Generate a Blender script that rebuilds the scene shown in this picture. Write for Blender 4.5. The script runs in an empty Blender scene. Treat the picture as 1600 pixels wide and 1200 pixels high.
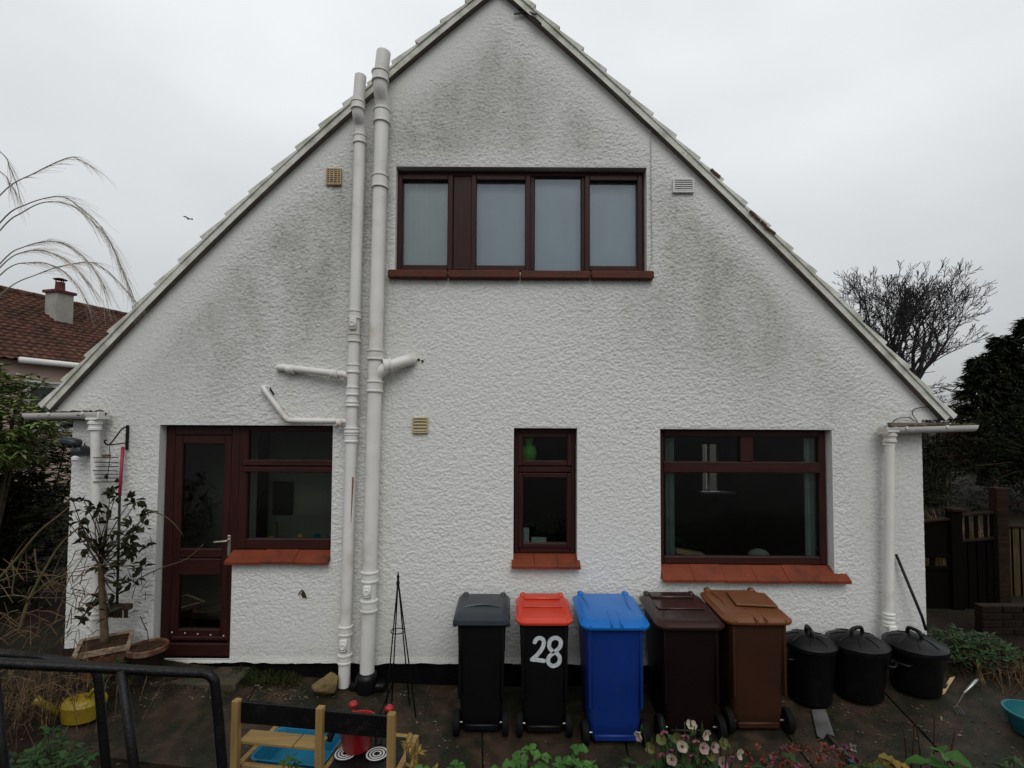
import bpy, bmesh, math, random
import numpy as np
from mathutils import Vector, Matrix

random.seed(7)
R = math.radians
S = bpy.context.scene
COL = S.collection

# ------------------------------------------------------------------ camera
FPX, TH, RO, CD, CH = 780.0, R(2.2), R(0.3), 4.875, 2.56
PPY = 630.0                                  # the optical axis lies a little below the middle of the picture
cam = bpy.data.cameras.new('camera')
cam.sensor_width = 36.0
cam.lens = 36.0 * FPX / 1600.0
cam.shift_y = (PPY - 600.0) / 1600.0
cam.clip_start = 0.05
cam.clip_end = 2000
camo = bpy.data.objects.new('camera', cam)
COL.objects.link(camo)
camo.matrix_world = (Matrix.Translation((0, -CD, CH)) @ Matrix.Rotation(R(90) + TH, 4, 'X') @ Matrix.Rotation(RO, 4, 'Z'))
S.camera = camo
# ------------------------------------------------------------------ sky, sun, exposure
w = bpy.data.worlds.new('World')
S.world = w
w.use_nodes = True
nt = w.node_tree
nt.nodes.clear()
def wn(t, **k):
    n = nt.nodes.new(t)
    for a, b in k.items():
        setattr(n, a, b)
    return n
SUN_EL, SUN_AZ = 47.0, 10.0          # soft light from above and behind the camera
sky = wn('ShaderNodeTexSky', sky_type='NISHITA', sun_disc=False)
sky.sun_elevation = R(SUN_EL)
sky.sun_rotation = R(180 - SUN_AZ)
sc = wn('ShaderNodeVectorMath', operation='SCALE')
sc.inputs['Scale'].default_value = 0.08
nt.links.new(sky.outputs[0], sc.inputs[0])
tc = wn('ShaderNodeTexCoord')
sep = wn('ShaderNodeSeparateXYZ')
nt.links.new(tc.outputs['Generated'], sep.inputs[0])
up = wn('ShaderNodeMath', operation='MAXIMUM')
up.inputs[1].default_value = 0.0
nt.links.new(sep.outputs['Z'], up.inputs[0])
grad = wn('ShaderNodeMapRange')
grad.inputs['From Max'].default_value = 0.75
grad.inputs['To Min'].default_value = 0.46
grad.inputs['To Max'].default_value = 0.97
nt.links.new(up.outputs[0], grad.inputs['Value'])
mp = wn('ShaderNodeMapping')
mp.inputs['Scale'].default_value = (1.0, 1.0, 2.2)
nt.links.new(tc.outputs['Generated'], mp.inputs[0])
ns = wn('ShaderNodeTexNoise')
ns.inputs['Scale'].default_value = 1.7
ns.inputs['Detail'].default_value = 4.0
ns.inputs['Roughness'].default_value = 0.45
nt.links.new(mp.outputs[0], ns.inputs['Vector'])
nr = wn('ShaderNodeMapRange')
nr.inputs['From Min'].default_value = 0.3
nr.inputs['From Max'].default_value = 0.7
nr.inputs['To Min'].default_value = 0.86
nr.inputs['To Max'].default_value = 1.11
nt.links.new(ns.outputs[0], nr.inputs['Value'])
mul = wn('ShaderNodeMath', operation='MULTIPLY')
nt.links.new(grad.outputs[0], mul.inputs[0])
nt.links.new(nr.outputs[0], mul.inputs[1])
cl = wn('ShaderNodeVectorMath', operation='SCALE')
cl.inputs[0].default_value = (0.975, 1.0, 1.015)
nt.links.new(mul.outputs[0], cl.inputs['Scale'])
mx = wn('ShaderNodeMix', data_type='RGBA')
mx.inputs['Factor'].default_value = 0.96
nt.links.new(sc.outputs[0], mx.inputs['A'])
nt.links.new(cl.outputs[0], mx.inputs['B'])
bg = wn('ShaderNodeBackground')
nt.links.new(mx.outputs['Result'], bg.inputs[0])
bg.inputs[1].default_value = 1.0
wo = wn('ShaderNodeOutputWorld')
nt.links.new(bg.outputs[0], wo.inputs[0])
sl = bpy.data.lights.new('sun', 'SUN')
sl.energy = 0.95
sl.angle = R(34)
sl.color = (1.0, 0.985, 0.96)
so = bpy.data.objects.new('sun', sl)
COL.objects.link(so)
sd = Vector((math.sin(R(SUN_AZ)) * math.cos(R(SUN_EL)), -math.cos(R(SUN_AZ)) * math.cos(R(SUN_EL)), math.sin(R(SUN_EL))))
so.rotation_euler = sd.to_track_quat('Z', 'Y').to_euler()
so.location = sd * 20
S.view_settings.view_transform = 'Standard'
S.view_settings.look = 'None'
S.view_settings.exposure = 0.06
S.view_settings.gamma = 1.0
S.view_settings.use_curve_mapping = False
S.cycles.max_bounces = 8
S.cycles.transparent_max_bounces = 16

# ------------------------------------------------------------------ survey: photograph -> place
_f = Vector((0, math.cos(TH), math.sin(TH)))
_u0 = Vector((0, -math.sin(TH), math.cos(TH)))
_r0 = Vector((1, 0, 0))
_r = _r0 * math.cos(RO) + _u0 * math.sin(RO)
_u = _u0 * math.cos(RO) - _r0 * math.sin(RO)
_c = Vector((0, -CD, CH))
def P(x, y, Y=0.0):
    """the point of the vertical plane at depth Y which the photograph shows at x, y"""
    d = _f + _r * ((x - 800) / FPX) - _u * ((y - PPY) / FPX)
    return _c + d * ((Y + CD) / d.y)
def PX(x, y=700, Y=0.0):
    return P(x, y, Y).x
def PZ(y, x=800, Y=0.0):
    return P(x, y, Y).z
def sm(a, b, t):
    t = min(1, max(0, (t - a) / (b - a)))
    return t * t * (3 - 2 * t)
def gz(x, y):
    """height of the ground"""
    z = 0.022 + 0.18 * max(-1.2, min(0, y)) + (0.022 if x > 0 else 0.0215) * min(x * x, 16)
    z += 0.95 * sm(-1.35, -3.4, y)
    return z

# ------------------------------------------------------------------ materials
MATS = {}
def mk(name, col, rough=0.6, var=0.18, scale=6.0, bump=0.0, bscale=60.0, col2=None, c2amt=0.5, c2scale=2.0, metal=0.0, spec=None, stretch=None, c2sharp=0.12, detail=5.0):
    if spec is None:                             # worn matt surfaces hardly shine, smooth ones do
        spec = 0.05 if rough >= 0.7 else 0.15 if rough >= 0.5 else 0.35
    m = bpy.data.materials.new(name)
    m.use_nodes = True
    t = m.node_tree
    t.nodes.clear()
    o = t.nodes.new('ShaderNodeOutputMaterial')
    b = t.nodes.new('ShaderNodeBsdfPrincipled')
    t.links.new(b.outputs[0], o.inputs[0])
    b.inputs['Roughness'].default_value = rough
    b.inputs['Metallic'].default_value = metal
    b.inputs['Specular IOR Level'].default_value = spec
    tc = t.nodes.new('ShaderNodeTexCoord')
    vec = tc.outputs['Object']
    if stretch:
        mp = t.nodes.new('ShaderNodeMapping')
        mp.inputs['Scale'].default_value = stretch
        t.links.new(vec, mp.inputs[0])
        vec = mp.outputs[0]
    n = t.nodes.new('ShaderNodeTexNoise')
    n.inputs['Scale'].default_value = scale
    n.inputs['Detail'].default_value = detail
    t.links.new(vec, n.inputs['Vector'])
    mr = t.nodes.new('ShaderNodeMapRange')
    mr.inputs['From Min'].default_value = 0.3
    mr.inputs['From Max'].default_value = 0.7
    mr.inputs['To Min'].default_value = 1 - var
    mr.inputs['To Max'].default_value = 1 + var
    t.links.new(n.outputs[0], mr.inputs['Value'])
    base = t.nodes.new('ShaderNodeVectorMath')
    base.operation = 'SCALE'
    t.links.new(mr.outputs[0], base.inputs['Scale'])
    if col2:
        n2 = t.nodes.new('ShaderNodeTexNoise')
        n2.inputs['Scale'].default_value = c2scale
        n2.inputs['Detail'].default_value = 8
        n2.inputs['Roughness'].default_value = 0.6
        t.links.new(vec, n2.inputs['Vector'])
        m2 = t.nodes.new('ShaderNodeMapRange')
        m2.interpolation_type = 'SMOOTHSTEP'
        m2.inputs['From Min'].default_value = 1 - c2amt - c2sharp
        m2.inputs['From Max'].default_value = 1 - c2amt + c2sharp
        t.links.new(n2.outputs[0], m2.inputs['Value'])
        mm = t.nodes.new('ShaderNodeMix')
        mm.data_type = 'RGBA'
        mm.inputs['A'].default_value = (*col, 1)
        mm.inputs['B'].default_value = (*col2, 1)
        t.links.new(m2.outputs[0], mm.inputs['Factor'])
        t.links.new(mm.outputs['Result'], base.inputs[0])
    else:
        base.inputs[0].default_value = col
    t.links.new(base.outputs[0], b.inputs['Base Color'])
    if bump:
        n3 = t.nodes.new('ShaderNodeTexNoise')
        n3.inputs['Scale'].default_value = bscale
        n3.inputs['Detail'].default_value = 3
        t.links.new(vec, n3.inputs['Vector'])
        bp = t.nodes.new('ShaderNodeBump')
        bp.inputs['Strength'].default_value = bump
        bp.inputs['Distance'].default_value = 0.01
        t.links.new(n3.outputs[0], bp.inputs['Height'])
        t.links.new(bp.outputs[0], b.inputs['Normal'])
    MATS[name] = m
    return m

def mk_glass():
    m = bpy.data.materials.new('window_glass')
    m.use_nodes = True
    t = m.node_tree
    t.nodes.clear()
    o = t.nodes.new('ShaderNodeOutputMaterial')
    mixs = t.nodes.new('ShaderNodeMixShader')
    fr = t.nodes.new('ShaderNodeFresnel')
    fr.inputs['IOR'].default_value = 1.65        # two panes, four faces
    tr = t.nodes.new('ShaderNodeBsdfTransparent')
    tr.inputs[0].default_value = (0.92, 0.95, 0.94, 1)
    gl = t.nodes.new('ShaderNodeBsdfGlossy')
    gl.inputs['Roughness'].default_value = 0.015
    gl.inputs[0].default_value = (0.9, 0.95, 1.0, 1)
    n = t.nodes.new('ShaderNodeTexNoise')
    n.inputs['Scale'].default_value = 1.8
    tc = t.nodes.new('ShaderNodeTexCoord')
    t.links.new(tc.outputs['Object'], n.inputs['Vector'])
    bp = t.nodes.new('ShaderNodeBump')
    bp.inputs['Strength'].default_value = 0.03
    bp.inputs['Distance'].default_value = 0.02
    t.links.new(n.outputs[0], bp.inputs['Height'])
    t.links.new(bp.outputs[0], gl.inputs['Normal'])
    t.links.new(fr.outputs[0], mixs.inputs[0])
    t.links.new(tr.outputs[0], mixs.inputs[1])
    t.links.new(gl.outputs[0], mixs.inputs[2])
    t.links.new(mixs.outputs[0], o.inputs[0])
    MATS['glass'] = m
mk_glass()

def leafmat(name, col, var=0.4, rough=0.5, trans=0.25, col2=None):
    m = mk(name, col, rough, var, 9.0, col2=col2, c2amt=0.45, c2scale=5.0, spec=0.15 if max(col) > 0.03 else 0.04)
    b = [n for n in m.node_tree.nodes if n.type == 'BSDF_PRINCIPLED'][0]
    b.inputs['Transmission Weight'].default_value = 0.0
    b.inputs['Subsurface Weight'].default_value = 0.0
    return m

# ------------------------------------------------------------------ mesh helpers
class MB:
    def __init__(s):
        s.v, s.f, s.p = [], [], []
    def add(s, vs, fs):
        o = len(s.v)
        s.p.append((o, len(s.f)))
        s.v += [tuple(a) for a in vs]
        s.f += [tuple(i + o for i in q) for q in fs]
        return s
    def box(s, a, b, c=0.0, rot=None, piv=None):
        """box between corners a and b with edges chamfered by c"""
        x0, y0, z0 = [min(p, q) for p, q in zip(a, b)]
        x1, y1, z1 = [max(p, q) for p, q in zip(a, b)]
        c = min(c, (x1 - x0) * .45, (y1 - y0) * .45, (z1 - z0) * .45)
        if c <= 0:
            vs = [(x, y, z) for z in (z0, z1) for y in (y0, y1) for x in (x0, x1)]
            fs = [(0, 2, 3, 1), (4, 5, 7, 6), (0, 1, 5, 4), (2, 6, 7, 3), (0, 4, 6, 2), (1, 3, 7, 5)]
        else:
            vs, ix = [], {}
            for i, X in enumerate((x0, x1)):
                for j, Y in enumerate((y0, y1)):
                    for k, Z in enumerate((z0, z1)):
                        si, sj, sk = (1, -1)[i], (1, -1)[j], (1, -1)[k]
                        ix[i, j, k, 0] = len(vs); vs.append((X, Y + sj * c, Z + sk * c))
                        ix[i, j, k, 1] = len(vs); vs.append((X + si * c, Y, Z + sk * c))
                        ix[i, j, k, 2] = len(vs); vs.append((X + si * c, Y + sj * c, Z))
            fs = []
            for i in (0, 1):
                q = [ix[i, 0, 0, 0], ix[i, 1, 0, 0], ix[i, 1, 1, 0], ix[i, 0, 1, 0]]; fs.append(q if i else q[::-1])
                q = [ix[0, i, 0, 1], ix[0, i, 1, 1], ix[1, i, 1, 1], ix[1, i, 0, 1]]; fs.append(q if i else q[::-1])
                q = [ix[0, 0, i, 2], ix[1, 0, i, 2], ix[1, 1, i, 2], ix[0, 1, i, 2]]; fs.append(q if i else q[::-1])
            for a_ in (0, 1):
                for b_ in (0, 1):
                    fs.append([ix[a_, b_, 0, 0], ix[a_, b_, 1, 0], ix[a_, b_, 1, 1], ix[a_, b_, 0, 1]])
                    fs.append([ix[a_, 0, b_, 0], ix[a_, 1, b_, 0], ix[a_, 1, b_, 2], ix[a_, 0, b_, 2]])
                    fs.append([ix[0, a_, b_, 1], ix[1, a_, b_, 1], ix[1, a_, b_, 2], ix[0, a_, b_, 2]])
                    for k in (0, 1):
                        fs.append([ix[a_, b_, k, 0], ix[a_, b_, k, 1], ix[a_, b_, k, 2]])
        if rot is not None:
            pv = Vector(piv) if piv else Vector(((x0 + x1) / 2, (y0 + y1) / 2, (z0 + z1) / 2))
            vs = [tuple(rot @ (Vector(p) - pv) + pv) for p in vs]
        return s.add(vs, fs)
    def tube(s, pts, rad, seg=8, cap=True):
        pts = [Vector(p) for p in pts]
        if not hasattr(rad, '__len__'):
            rad = [rad] * len(pts)
        n = len(pts)
        vs, fs = [], []
        ref = None
        for i, p in enumerate(pts):
            d = (pts[min(i + 1, n - 1)] - pts[max(i - 1, 0)])
            if d.length < 1e-9:
                d = Vector((0, 0, 1))
            d.normalize()
            if ref is None:
                ref = Vector((1, 0, 0)) if abs(d.x) < .9 else Vector((0, 1, 0))
            a = (ref - d * ref.dot(d)).normalized()
            ref = a
            b = d.cross(a)
            for k in range(seg):
                t = 2 * math.pi * k / seg
                vs.append(p + (a * math.cos(t) + b * math.sin(t)) * rad[i])
        for i in range(n - 1):
            for k in range(seg):
                k2 = (k + 1) % seg
                fs.append((i * seg + k, i * seg + k2, (i + 1) * seg + k2, (i + 1) * seg + k))
        if cap:
            fs.append(tuple(range(seg))[::-1])
            fs.append(tuple((n - 1) * seg + k for k in range(seg)))
        return s.add(vs, fs)
    def lathe(s, prof, c=(0, 0, 0), seg=20, axis='Z', cap=True):
        vs, fs = [], []
        for r_, h in prof:
            for k in range(seg):
                t = 2 * math.pi * k / seg
                a, b = r_ * math.cos(t), r_ * math.sin(t)
                p = {'Z': (a, b, h), 'X': (h, a, b), 'Y': (b, h, a)}[axis]
                vs.append((p[0] + c[0], p[1] + c[1], p[2] + c[2]))
        n = len(prof)
        for i in range(n - 1):
            for k in range(seg):
                k2 = (k + 1) % seg
                fs.append((i * seg + k, i * seg + k2, (i + 1) * seg + k2, (i + 1) * seg + k))
        if cap:
            fs.append(tuple(range(seg))[::-1])
            fs.append(tuple((n - 1) * seg + k for k in range(seg)))
        return s.add(vs, fs)
    def loft(s, rings, cap=True):
        vs, fs = [], []
        m = len(rings[0])
        for r_ in rings:
            vs += [tuple(p) for p in r_]
        for i in range(len(rings) - 1):
            for k in range(m):
                k2 = (k + 1) % m
                fs.append((i * m + k, i * m + k2, (i + 1) * m + k2, (i + 1) * m + k))
        if cap:
            fs.append(tuple(range(m))[::-1])
            fs.append(tuple((len(rings) - 1) * m + k for k in range(m)))
        return s.add(vs, fs)
    def prism(s, poly, y0, y1):
        """polygon in x, z pushed from depth y0 to y1"""
        n = len(poly)
        vs = [(p[0], y0, p[1]) for p in poly] + [(p[0], y1, p[1]) for p in poly]
        fs = [tuple(range(n)), tuple(range(2 * n - 1, n - 1, -1))]
        for k in range(n):
            k2 = (k + 1) % n
            fs.append((k, k + n, k2 + n, k2))
        return s.add(vs, fs)
    def leaf(s, p, d, nrm, L, W, fold=0.25, fine=0):
        """a pointed leaf blade folded along its midrib"""
        p, d, nrm = Vector(p), Vector(d).normalized(), Vector(nrm)
        sd = d.cross(nrm)
        if sd.length < 1e-5:
            sd = d.orthogonal()
        sd.normalize()
        n2 = sd.cross(d).normalized()
        m1 = p + d * L * .42
        dr = n2 * (-L * .12)
        if fine:
            vs = [p]
            for u_, q in ((.18, .62), (.42, 1.0), (.66, .86), (.86, .46)):
                c = p + d * L * u_ + dr * (u_ * u_) * 1.6
                wv = 1 + fine * (1 if u_ in (.42, .86) else -1)
                vs += [c + sd * W * .5 * q * wv + n2 * W * fold * q, c, c - sd * W * .5 * q * wv + n2 * W * fold * q]
            vs.append(p + d * L + dr * 1.6)
            fs = [(0, 2, 1), (0, 3, 2)]
            for k in range(3):
                o = 1 + 3 * k
                fs += [(o, o + 1, o + 4, o + 3), (o + 1, o + 2, o + 5, o + 4)]
            fs += [(10, 11, 13), (11, 12, 13)]
            return s.add(vs, fs)
        a = m1 + sd * W * .5 + n2 * W * fold
        b = m1 - sd * W * .5 + n2 * W * fold
        t_ = p + d * L + dr
        return s.add([p, a, t_, b, m1], [(0, 4, 1), (1, 4, 2), (0, 3, 4), (3, 2, 4)])
    def build(s, name, mat, parent=None, smooth=False, auto=None, label=None, cat=None, group=None, kind=None, recalc=True, split=False):
        if split:                                # every piece an object of its own
            ends = s.p[1:] + [(len(s.v), len(s.f))]
            for (v0, f0), (v1, f1) in zip(s.p, ends):
                q = MB()
                q.add(s.v[v0:v1], [tuple(i - v0 for i in f) for f in s.f[f0:f1]])
                o = q.build(name, mat, parent, smooth, auto, label, cat, group, kind, recalc)
            return o
        me = bpy.data.meshes.new(name)
        me.from_pydata(s.v, [], s.f)
        if recalc:
            bm = bmesh.new()
            bm.from_mesh(me)
            bmesh.ops.recalc_face_normals(bm, faces=bm.faces)
            bm.to_mesh(me)
            bm.free()
        if smooth or auto:
            me.polygons.foreach_set('use_smooth', [True] * len(me.polygons))
            if auto:
                me.set_sharp_from_angle(angle=R(auto))
        me.update()
        o = bpy.data.objects.new(name, me)
        COL.objects.link(o)
        me.materials.append(MATS[mat] if isinstance(mat, str) else mat)
        o.parent = parent
        tag(o, label, cat, group, kind)
        return o

def tag(o, label=None, cat=None, group=None, kind=None):
    if label: o['label'] = label
    if cat: o['category'] = cat
    if group: o['group'] = group
    if kind: o['kind'] = kind
    return o
def thing(name, label, cat, group=None):
    o = bpy.data.objects.new(name, None)
    o.empty_display_size = 0.1
    COL.objects.link(o)
    return tag(o, label, cat, group)
def place_origin(root, loc):
    """set an Empty at the base of its thing; its parts keep their places"""
    root.location = loc
    for ch in root.children:
        ch.location = Vector(ch.location) - Vector(loc)
def rrect(cx, cy, w_, d_, r_, z, n=4, tilt=0.0):
    """rounded rectangle ring in x, y at height z; tilt raises it with y"""
    out = []
    for qx, qy, a0 in ((1, 1, 0), (-1, 1, 90), (-1, -1, 180), (1, -1, 270)):
        for k in range(n + 1):
            a = R(a0 + 90 * k / n)
            x = cx + qx * (w_ / 2 - r_) + r_ * math.cos(a)
            y = cy + qy * (d_ / 2 - r_) + r_ * math.sin(a)
            out.append((x, y, z + tilt * (y - cy)))
    return out
def rnd(a, b):
    return random.uniform(a, b)
def rdir():
    v = Vector((random.gauss(0, 1), random.gauss(0, 1), random.gauss(0, 1)))
    return v.normalized()
def curve_pts(pts, n=6):
    """smooth line through points (Catmull-Rom)"""
    pts = [Vector(p) for p in pts]
    q = [pts[0]] + pts + [pts[-1]]
    out = []
    for i in range(1, len(q) - 2):
        a, b, c, d = q[i - 1], q[i], q[i + 1], q[i + 2]
        for k in range(n):
            t = k / n
            out.append(.5 * ((2 * b) + (c - a) * t + (2 * a - 5 * b + 4 * c - d) * t * t + (3 * b - a - 3 * c + d) * t ** 3))
    out.append(pts[-1])
    return out

# material list: base colours
mk('soil', (0.015, 0.010, 0.0078), 0.9, 0.35, 14, bump=0.8, bscale=40, col2=(0.014, 0.017, 0.008), c2amt=0.42, c2scale=1.6, spec=0.1)
mk('paving', (0.036, 0.0225, 0.0145), 0.55, 0.45, 9, bump=0.6, bscale=60, col2=(0.012, 0.0125, 0.006), c2amt=0.5, c2scale=2.6, spec=0.22)
mk('step_stone', (0.060, 0.048, 0.036), 0.7, 0.25, 12, bump=0.3, bscale=70, col2=(0.05, 0.05, 0.03), c2amt=0.45, c2scale=4)
mk('plinth', (0.004, 0.004, 0.0045), 0.8, 0.3, 8, bump=0.3)
mk('white_gloss', (0.66, 0.645, 0.62), 0.42, 0.06, 4, col2=(0.50, 0.46, 0.39), c2amt=0.38, c2scale=3.0, bump=0.08, bscale=60)
mk('verge_paint', (0.60, 0.60, 0.55), 0.85, 0.15, 8, col2=(0.42, 0.42, 0.35), c2amt=0.45, c2scale=5, bump=0.3, bscale=60)
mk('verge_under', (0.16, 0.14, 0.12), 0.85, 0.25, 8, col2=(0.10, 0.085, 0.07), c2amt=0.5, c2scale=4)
mk('roof_tile', (0.10, 0.055, 0.04), 0.85, 0.3, 8)
mk('maroon', (0.030, 0.0085, 0.0072), 0.45, 0.25, 3, stretch=(8, 8, 1), bump=0.1, bscale=30, spec=0.2)
mk('maroon_h', (0.030, 0.0085, 0.0072), 0.45, 0.25, 3, stretch=(1, 8, 8), bump=0.1, bscale=30, spec=0.2)
mk('sill_tile', (0.150, 0.034, 0.0155), 0.55, 0.16, 5, bump=0.2, bscale=50, col2=(0.085, 0.024, 0.014), c2amt=0.40, c2scale=6)
mk('sill_old', (0.12, 0.035, 0.023), 0.6, 0.3, 7, bump=0.5, bscale=40, col2=(0.055, 0.025, 0.018), c2amt=0.5, c2scale=7)
mk('room', (0.030, 0.027, 0.022), 0.9, 0.1, 2)
mk('room_dark', (0.02, 0.018, 0.016), 0.9, 0.1, 2)
mk('room_light', (0.22, 0.23, 0.18), 0.9, 0.1, 2)
mk('backing_grey', (0.60, 0.64, 0.62), 0.9, 0.08, 2)
mk('backing', (0.60, 0.69, 0.80), 0.9, 0.05, 2)  # bluish sheet behind the upper panes, sky tone put into its colour
mk('curtain', (0.36, 0.46, 0.40), 0.9, 0.15, 5)
mk('brass', (0.55, 0.52, 0.42), 0.3, 0.1, 5, metal=0.8)
mk('cream', (0.42, 0.36, 0.22), 0.6, 0.1, 9)
mk('vent_tan', (0.40, 0.31, 0.20), 0.7, 0.15, 9)
mk('vent_dark', (0.10, 0.06, 0.04), 0.8, 0.2, 9)
mk('white_plastic', (0.62, 0.62, 0.60), 0.5, 0.06, 5)
mk('black_iron', (0.012, 0.011, 0.012), 0.5, 0.3, 20, bump=0.2, bscale=120)
mk('black_paint', (0.004, 0.0037, 0.004), 0.42, 0.3, 12, bump=0.3, bscale=90, col2=(0.014, 0.012, 0.011), c2amt=0.36, c2scale=15, spec=0.22)
mk('black_plastic', (0.003, 0.003, 0.0035), 0.5, 0.15, 6, spec=0.25)
mk('can_black', (0.0028, 0.0030, 0.0036), 0.40, 0.2, 5, col2=(0.007, 0.0065, 0.006), c2amt=0.38, c2scale=9, spec=0.25)
mk('grey_lid', (0.026, 0.031, 0.037), 0.33, 0.12, 6)
mk('red_lid', (0.50, 0.044, 0.022), 0.3, 0.07, 4)
mk('blue_plastic', (0.005, 0.026, 0.165), 0.45, 0.10, 4, col2=(0.012, 0.030, 0.13), c2amt=0.36, c2scale=12, spec=0.25)
mk('blue_lid', (0.009, 0.125, 0.42), 0.26, 0.07, 4)
mk('choc_plastic', (0.0065, 0.0026, 0.0024), 0.5, 0.12, 5, spec=0.22)
mk('choc_lid', (0.026, 0.011, 0.0095), 0.22, 0.12, 5)
mk('brown_plastic', (0.038, 0.0125, 0.0057), 0.55, 0.15, 5, col2=(0.030, 0.0125, 0.007), c2amt=0.4, c2scale=10, spec=0.25)
mk('brown_lid', (0.135, 0.050, 0.019), 0.3, 0.10, 4)
mk('white_paint', (0.52, 0.54, 0.56), 0.6, 0.2, 40)
mk('rubber', (0.004, 0.004, 0.004), 0.75, 0.2, 20, spec=0.15)
mk('steel', (0.35, 0.35, 0.35), 0.35, 0.15, 20, metal=0.9)
mk('pine', (0.25, 0.165, 0.065), 0.65, 0.2, 3, stretch=(1, 10, 10))
mk('pine_v', (0.25, 0.155, 0.058), 0.65, 0.2, 3, stretch=(10, 10, 1))
mk('tray_blue', (0.012, 0.14, 0.24), 0.35, 0.12, 6)
mk('teal', (0.010, 0.11, 0.13), 0.45, 0.12, 6)
mk('toy_red', (0.30, 0.013, 0.016), 0.4, 0.1, 5)
mk('toy_yellow', (0.24, 0.17, 0.012), 0.45, 0.12, 6)
mk('terracotta', (0.11, 0.045, 0.026), 0.85, 0.3, 14, bump=0.3, col2=(0.20, 0.17, 0.12), c2amt=0.4, c2scale=8)
mk('terracotta_pale', (0.26, 0.20, 0.14), 0.85, 0.4, 20, bump=0.4, col2=(0.13, 0.06, 0.04), c2amt=0.42, c2scale=12)
mk('pot_dark', (0.022, 0.014, 0.011), 0.8, 0.3, 10)
mk('compost', (0.045, 0.026, 0.016), 0.95, 0.5, 30, bump=1.0, bscale=60)
mk('rock', (0.15, 0.11, 0.05), 0.85, 0.35, 9, bump=0.6, bscale=25, col2=(0.09, 0.065, 0.035), c2amt=0.42, c2scale=6)
mk('bark', (0.060, 0.050, 0.036), 0.9, 0.35, 18, bump=0.6, bscale=60)
mk('bark_pale', (0.11, 0.082, 0.050), 0.85, 0.3, 18, bump=0.4, bscale=60, col2=(0.08, 0.07, 0.035), c2amt=0.45, c2scale=9)
mk('bark_far', (0.042, 0.038, 0.040), 0.9, 0.25, 6)
mk('twig', (0.050, 0.034, 0.026), 0.85, 0.3, 18)
mk('twig_red', (0.045, 0.016, 0.012), 0.8, 0.3, 18)
mk('straw', (0.10, 0.066, 0.036), 0.9, 0.45, 12)
mk('reed', (0.26, 0.235, 0.205), 0.8, 0.25, 9)
mk('reed_pale', (0.34, 0.29, 0.245), 0.9, 0.3, 9)
leafmat('leaf_rhodo', (0.11, 0.155, 0.045), 0.45, 0.35, col2=(0.22, 0.23, 0.08))
leafmat('leaf_dark', (0.010, 0.014, 0.006), 0.5, 0.5, col2=(0.018, 0.022, 0.009))
leafmat('leaf_holly', (0.020, 0.022, 0.012), 0.4, 0.5, col2=(0.036, 0.036, 0.017))
leafmat('leaf_conifer', (0.010, 0.014, 0.008), 0.5, 0.8, col2=(0.020, 0.023, 0.012))
leafmat('leaf_scrub', (0.030, 0.020, 0.013), 0.5, 0.8, col2=(0.014, 0.015, 0.009))
leafmat('leaf_green', (0.030, 0.085, 0.016), 0.35, 0.45, col2=(0.050, 0.115, 0.022))
leafmat('leaf_mid', (0.022, 0.050, 0.013), 0.4, 0.5, col2=(0.012, 0.026, 0.008))
leafmat('leaf_yellow', (0.15, 0.095, 0.018), 0.4, 0.6, col2=(0.07, 0.07, 0.016))
leafmat('grass', (0.020, 0.028, 0.009), 0.5, 0.7, col2=(0.034, 0.033, 0.012))
leafmat('dry_grass', (0.20, 0.145, 0.06), 0.4, 0.8)
leafmat('petal_white', (0.34, 0.31, 0.24), 0.2, 0.6, col2=(0.24, 0.11, 0.13))
leafmat('petal_pink', (0.17, 0.055, 0.075), 0.3, 0.6, col2=(0.10, 0.035, 0.055))
leafmat('petal_green', (0.10, 0.10, 0.035), 0.3, 0.6)
leafmat('petal_rust', (0.12, 0.038, 0.022), 0.4, 0.7, col2=(0.14, 0.075, 0.045))
leafmat('litter', (0.07, 0.043, 0.026), 0.6, 0.8, col2=(0.15, 0.13, 0.10))
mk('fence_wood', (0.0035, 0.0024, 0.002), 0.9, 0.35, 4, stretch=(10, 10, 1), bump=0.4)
mk('fence_lit', (0.020, 0.0125, 0.0085), 0.9, 0.35, 4, stretch=(1, 10, 10), bump=0.4)  # lit copy of the fence wood, the light put into its colour
mk('brick', (0.014, 0.008, 0.006), 0.9, 0.35, 10, bump=0.5, col2=(0.010, 0.007, 0.0055), c2amt=0.5, c2scale=8, spec=0.1)
mk('mortar', (0.022, 0.018, 0.015), 0.95, 0.25, 14)
mk('pantile', (0.090, 0.043, 0.030), 0.85, 0.45, 7, col2=(0.052, 0.030, 0.023), c2amt=0.5, c2scale=1.5)
mk('pink_wall', (0.50, 0.37, 0.31), 0.85, 0.08, 2)
mk('chimney_wall', (0.30, 0.29, 0.26), 0.9, 0.15, 3)
mk('chimney_red', (0.10, 0.040, 0.038), 0.8, 0.2, 4)
mk('wood_block', (0.42, 0.31, 0.18), 0.7, 0.2, 6)
mk('pole_red', (0.34, 0.03, 0.06), 0.45, 0.12, 6)
mk('glass_dark', (0.03, 0.035, 0.035), 0.15, 0.3, 2)
mk('duck_yellow', (0.50, 0.36, 0.10), 0.5, 0.1, 6)
mk('lime', (0.12, 0.42, 0.06), 0.5, 0.15, 6)
mk('mint', (0.40, 0.48, 0.46), 0.5, 0.1, 6)

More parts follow.
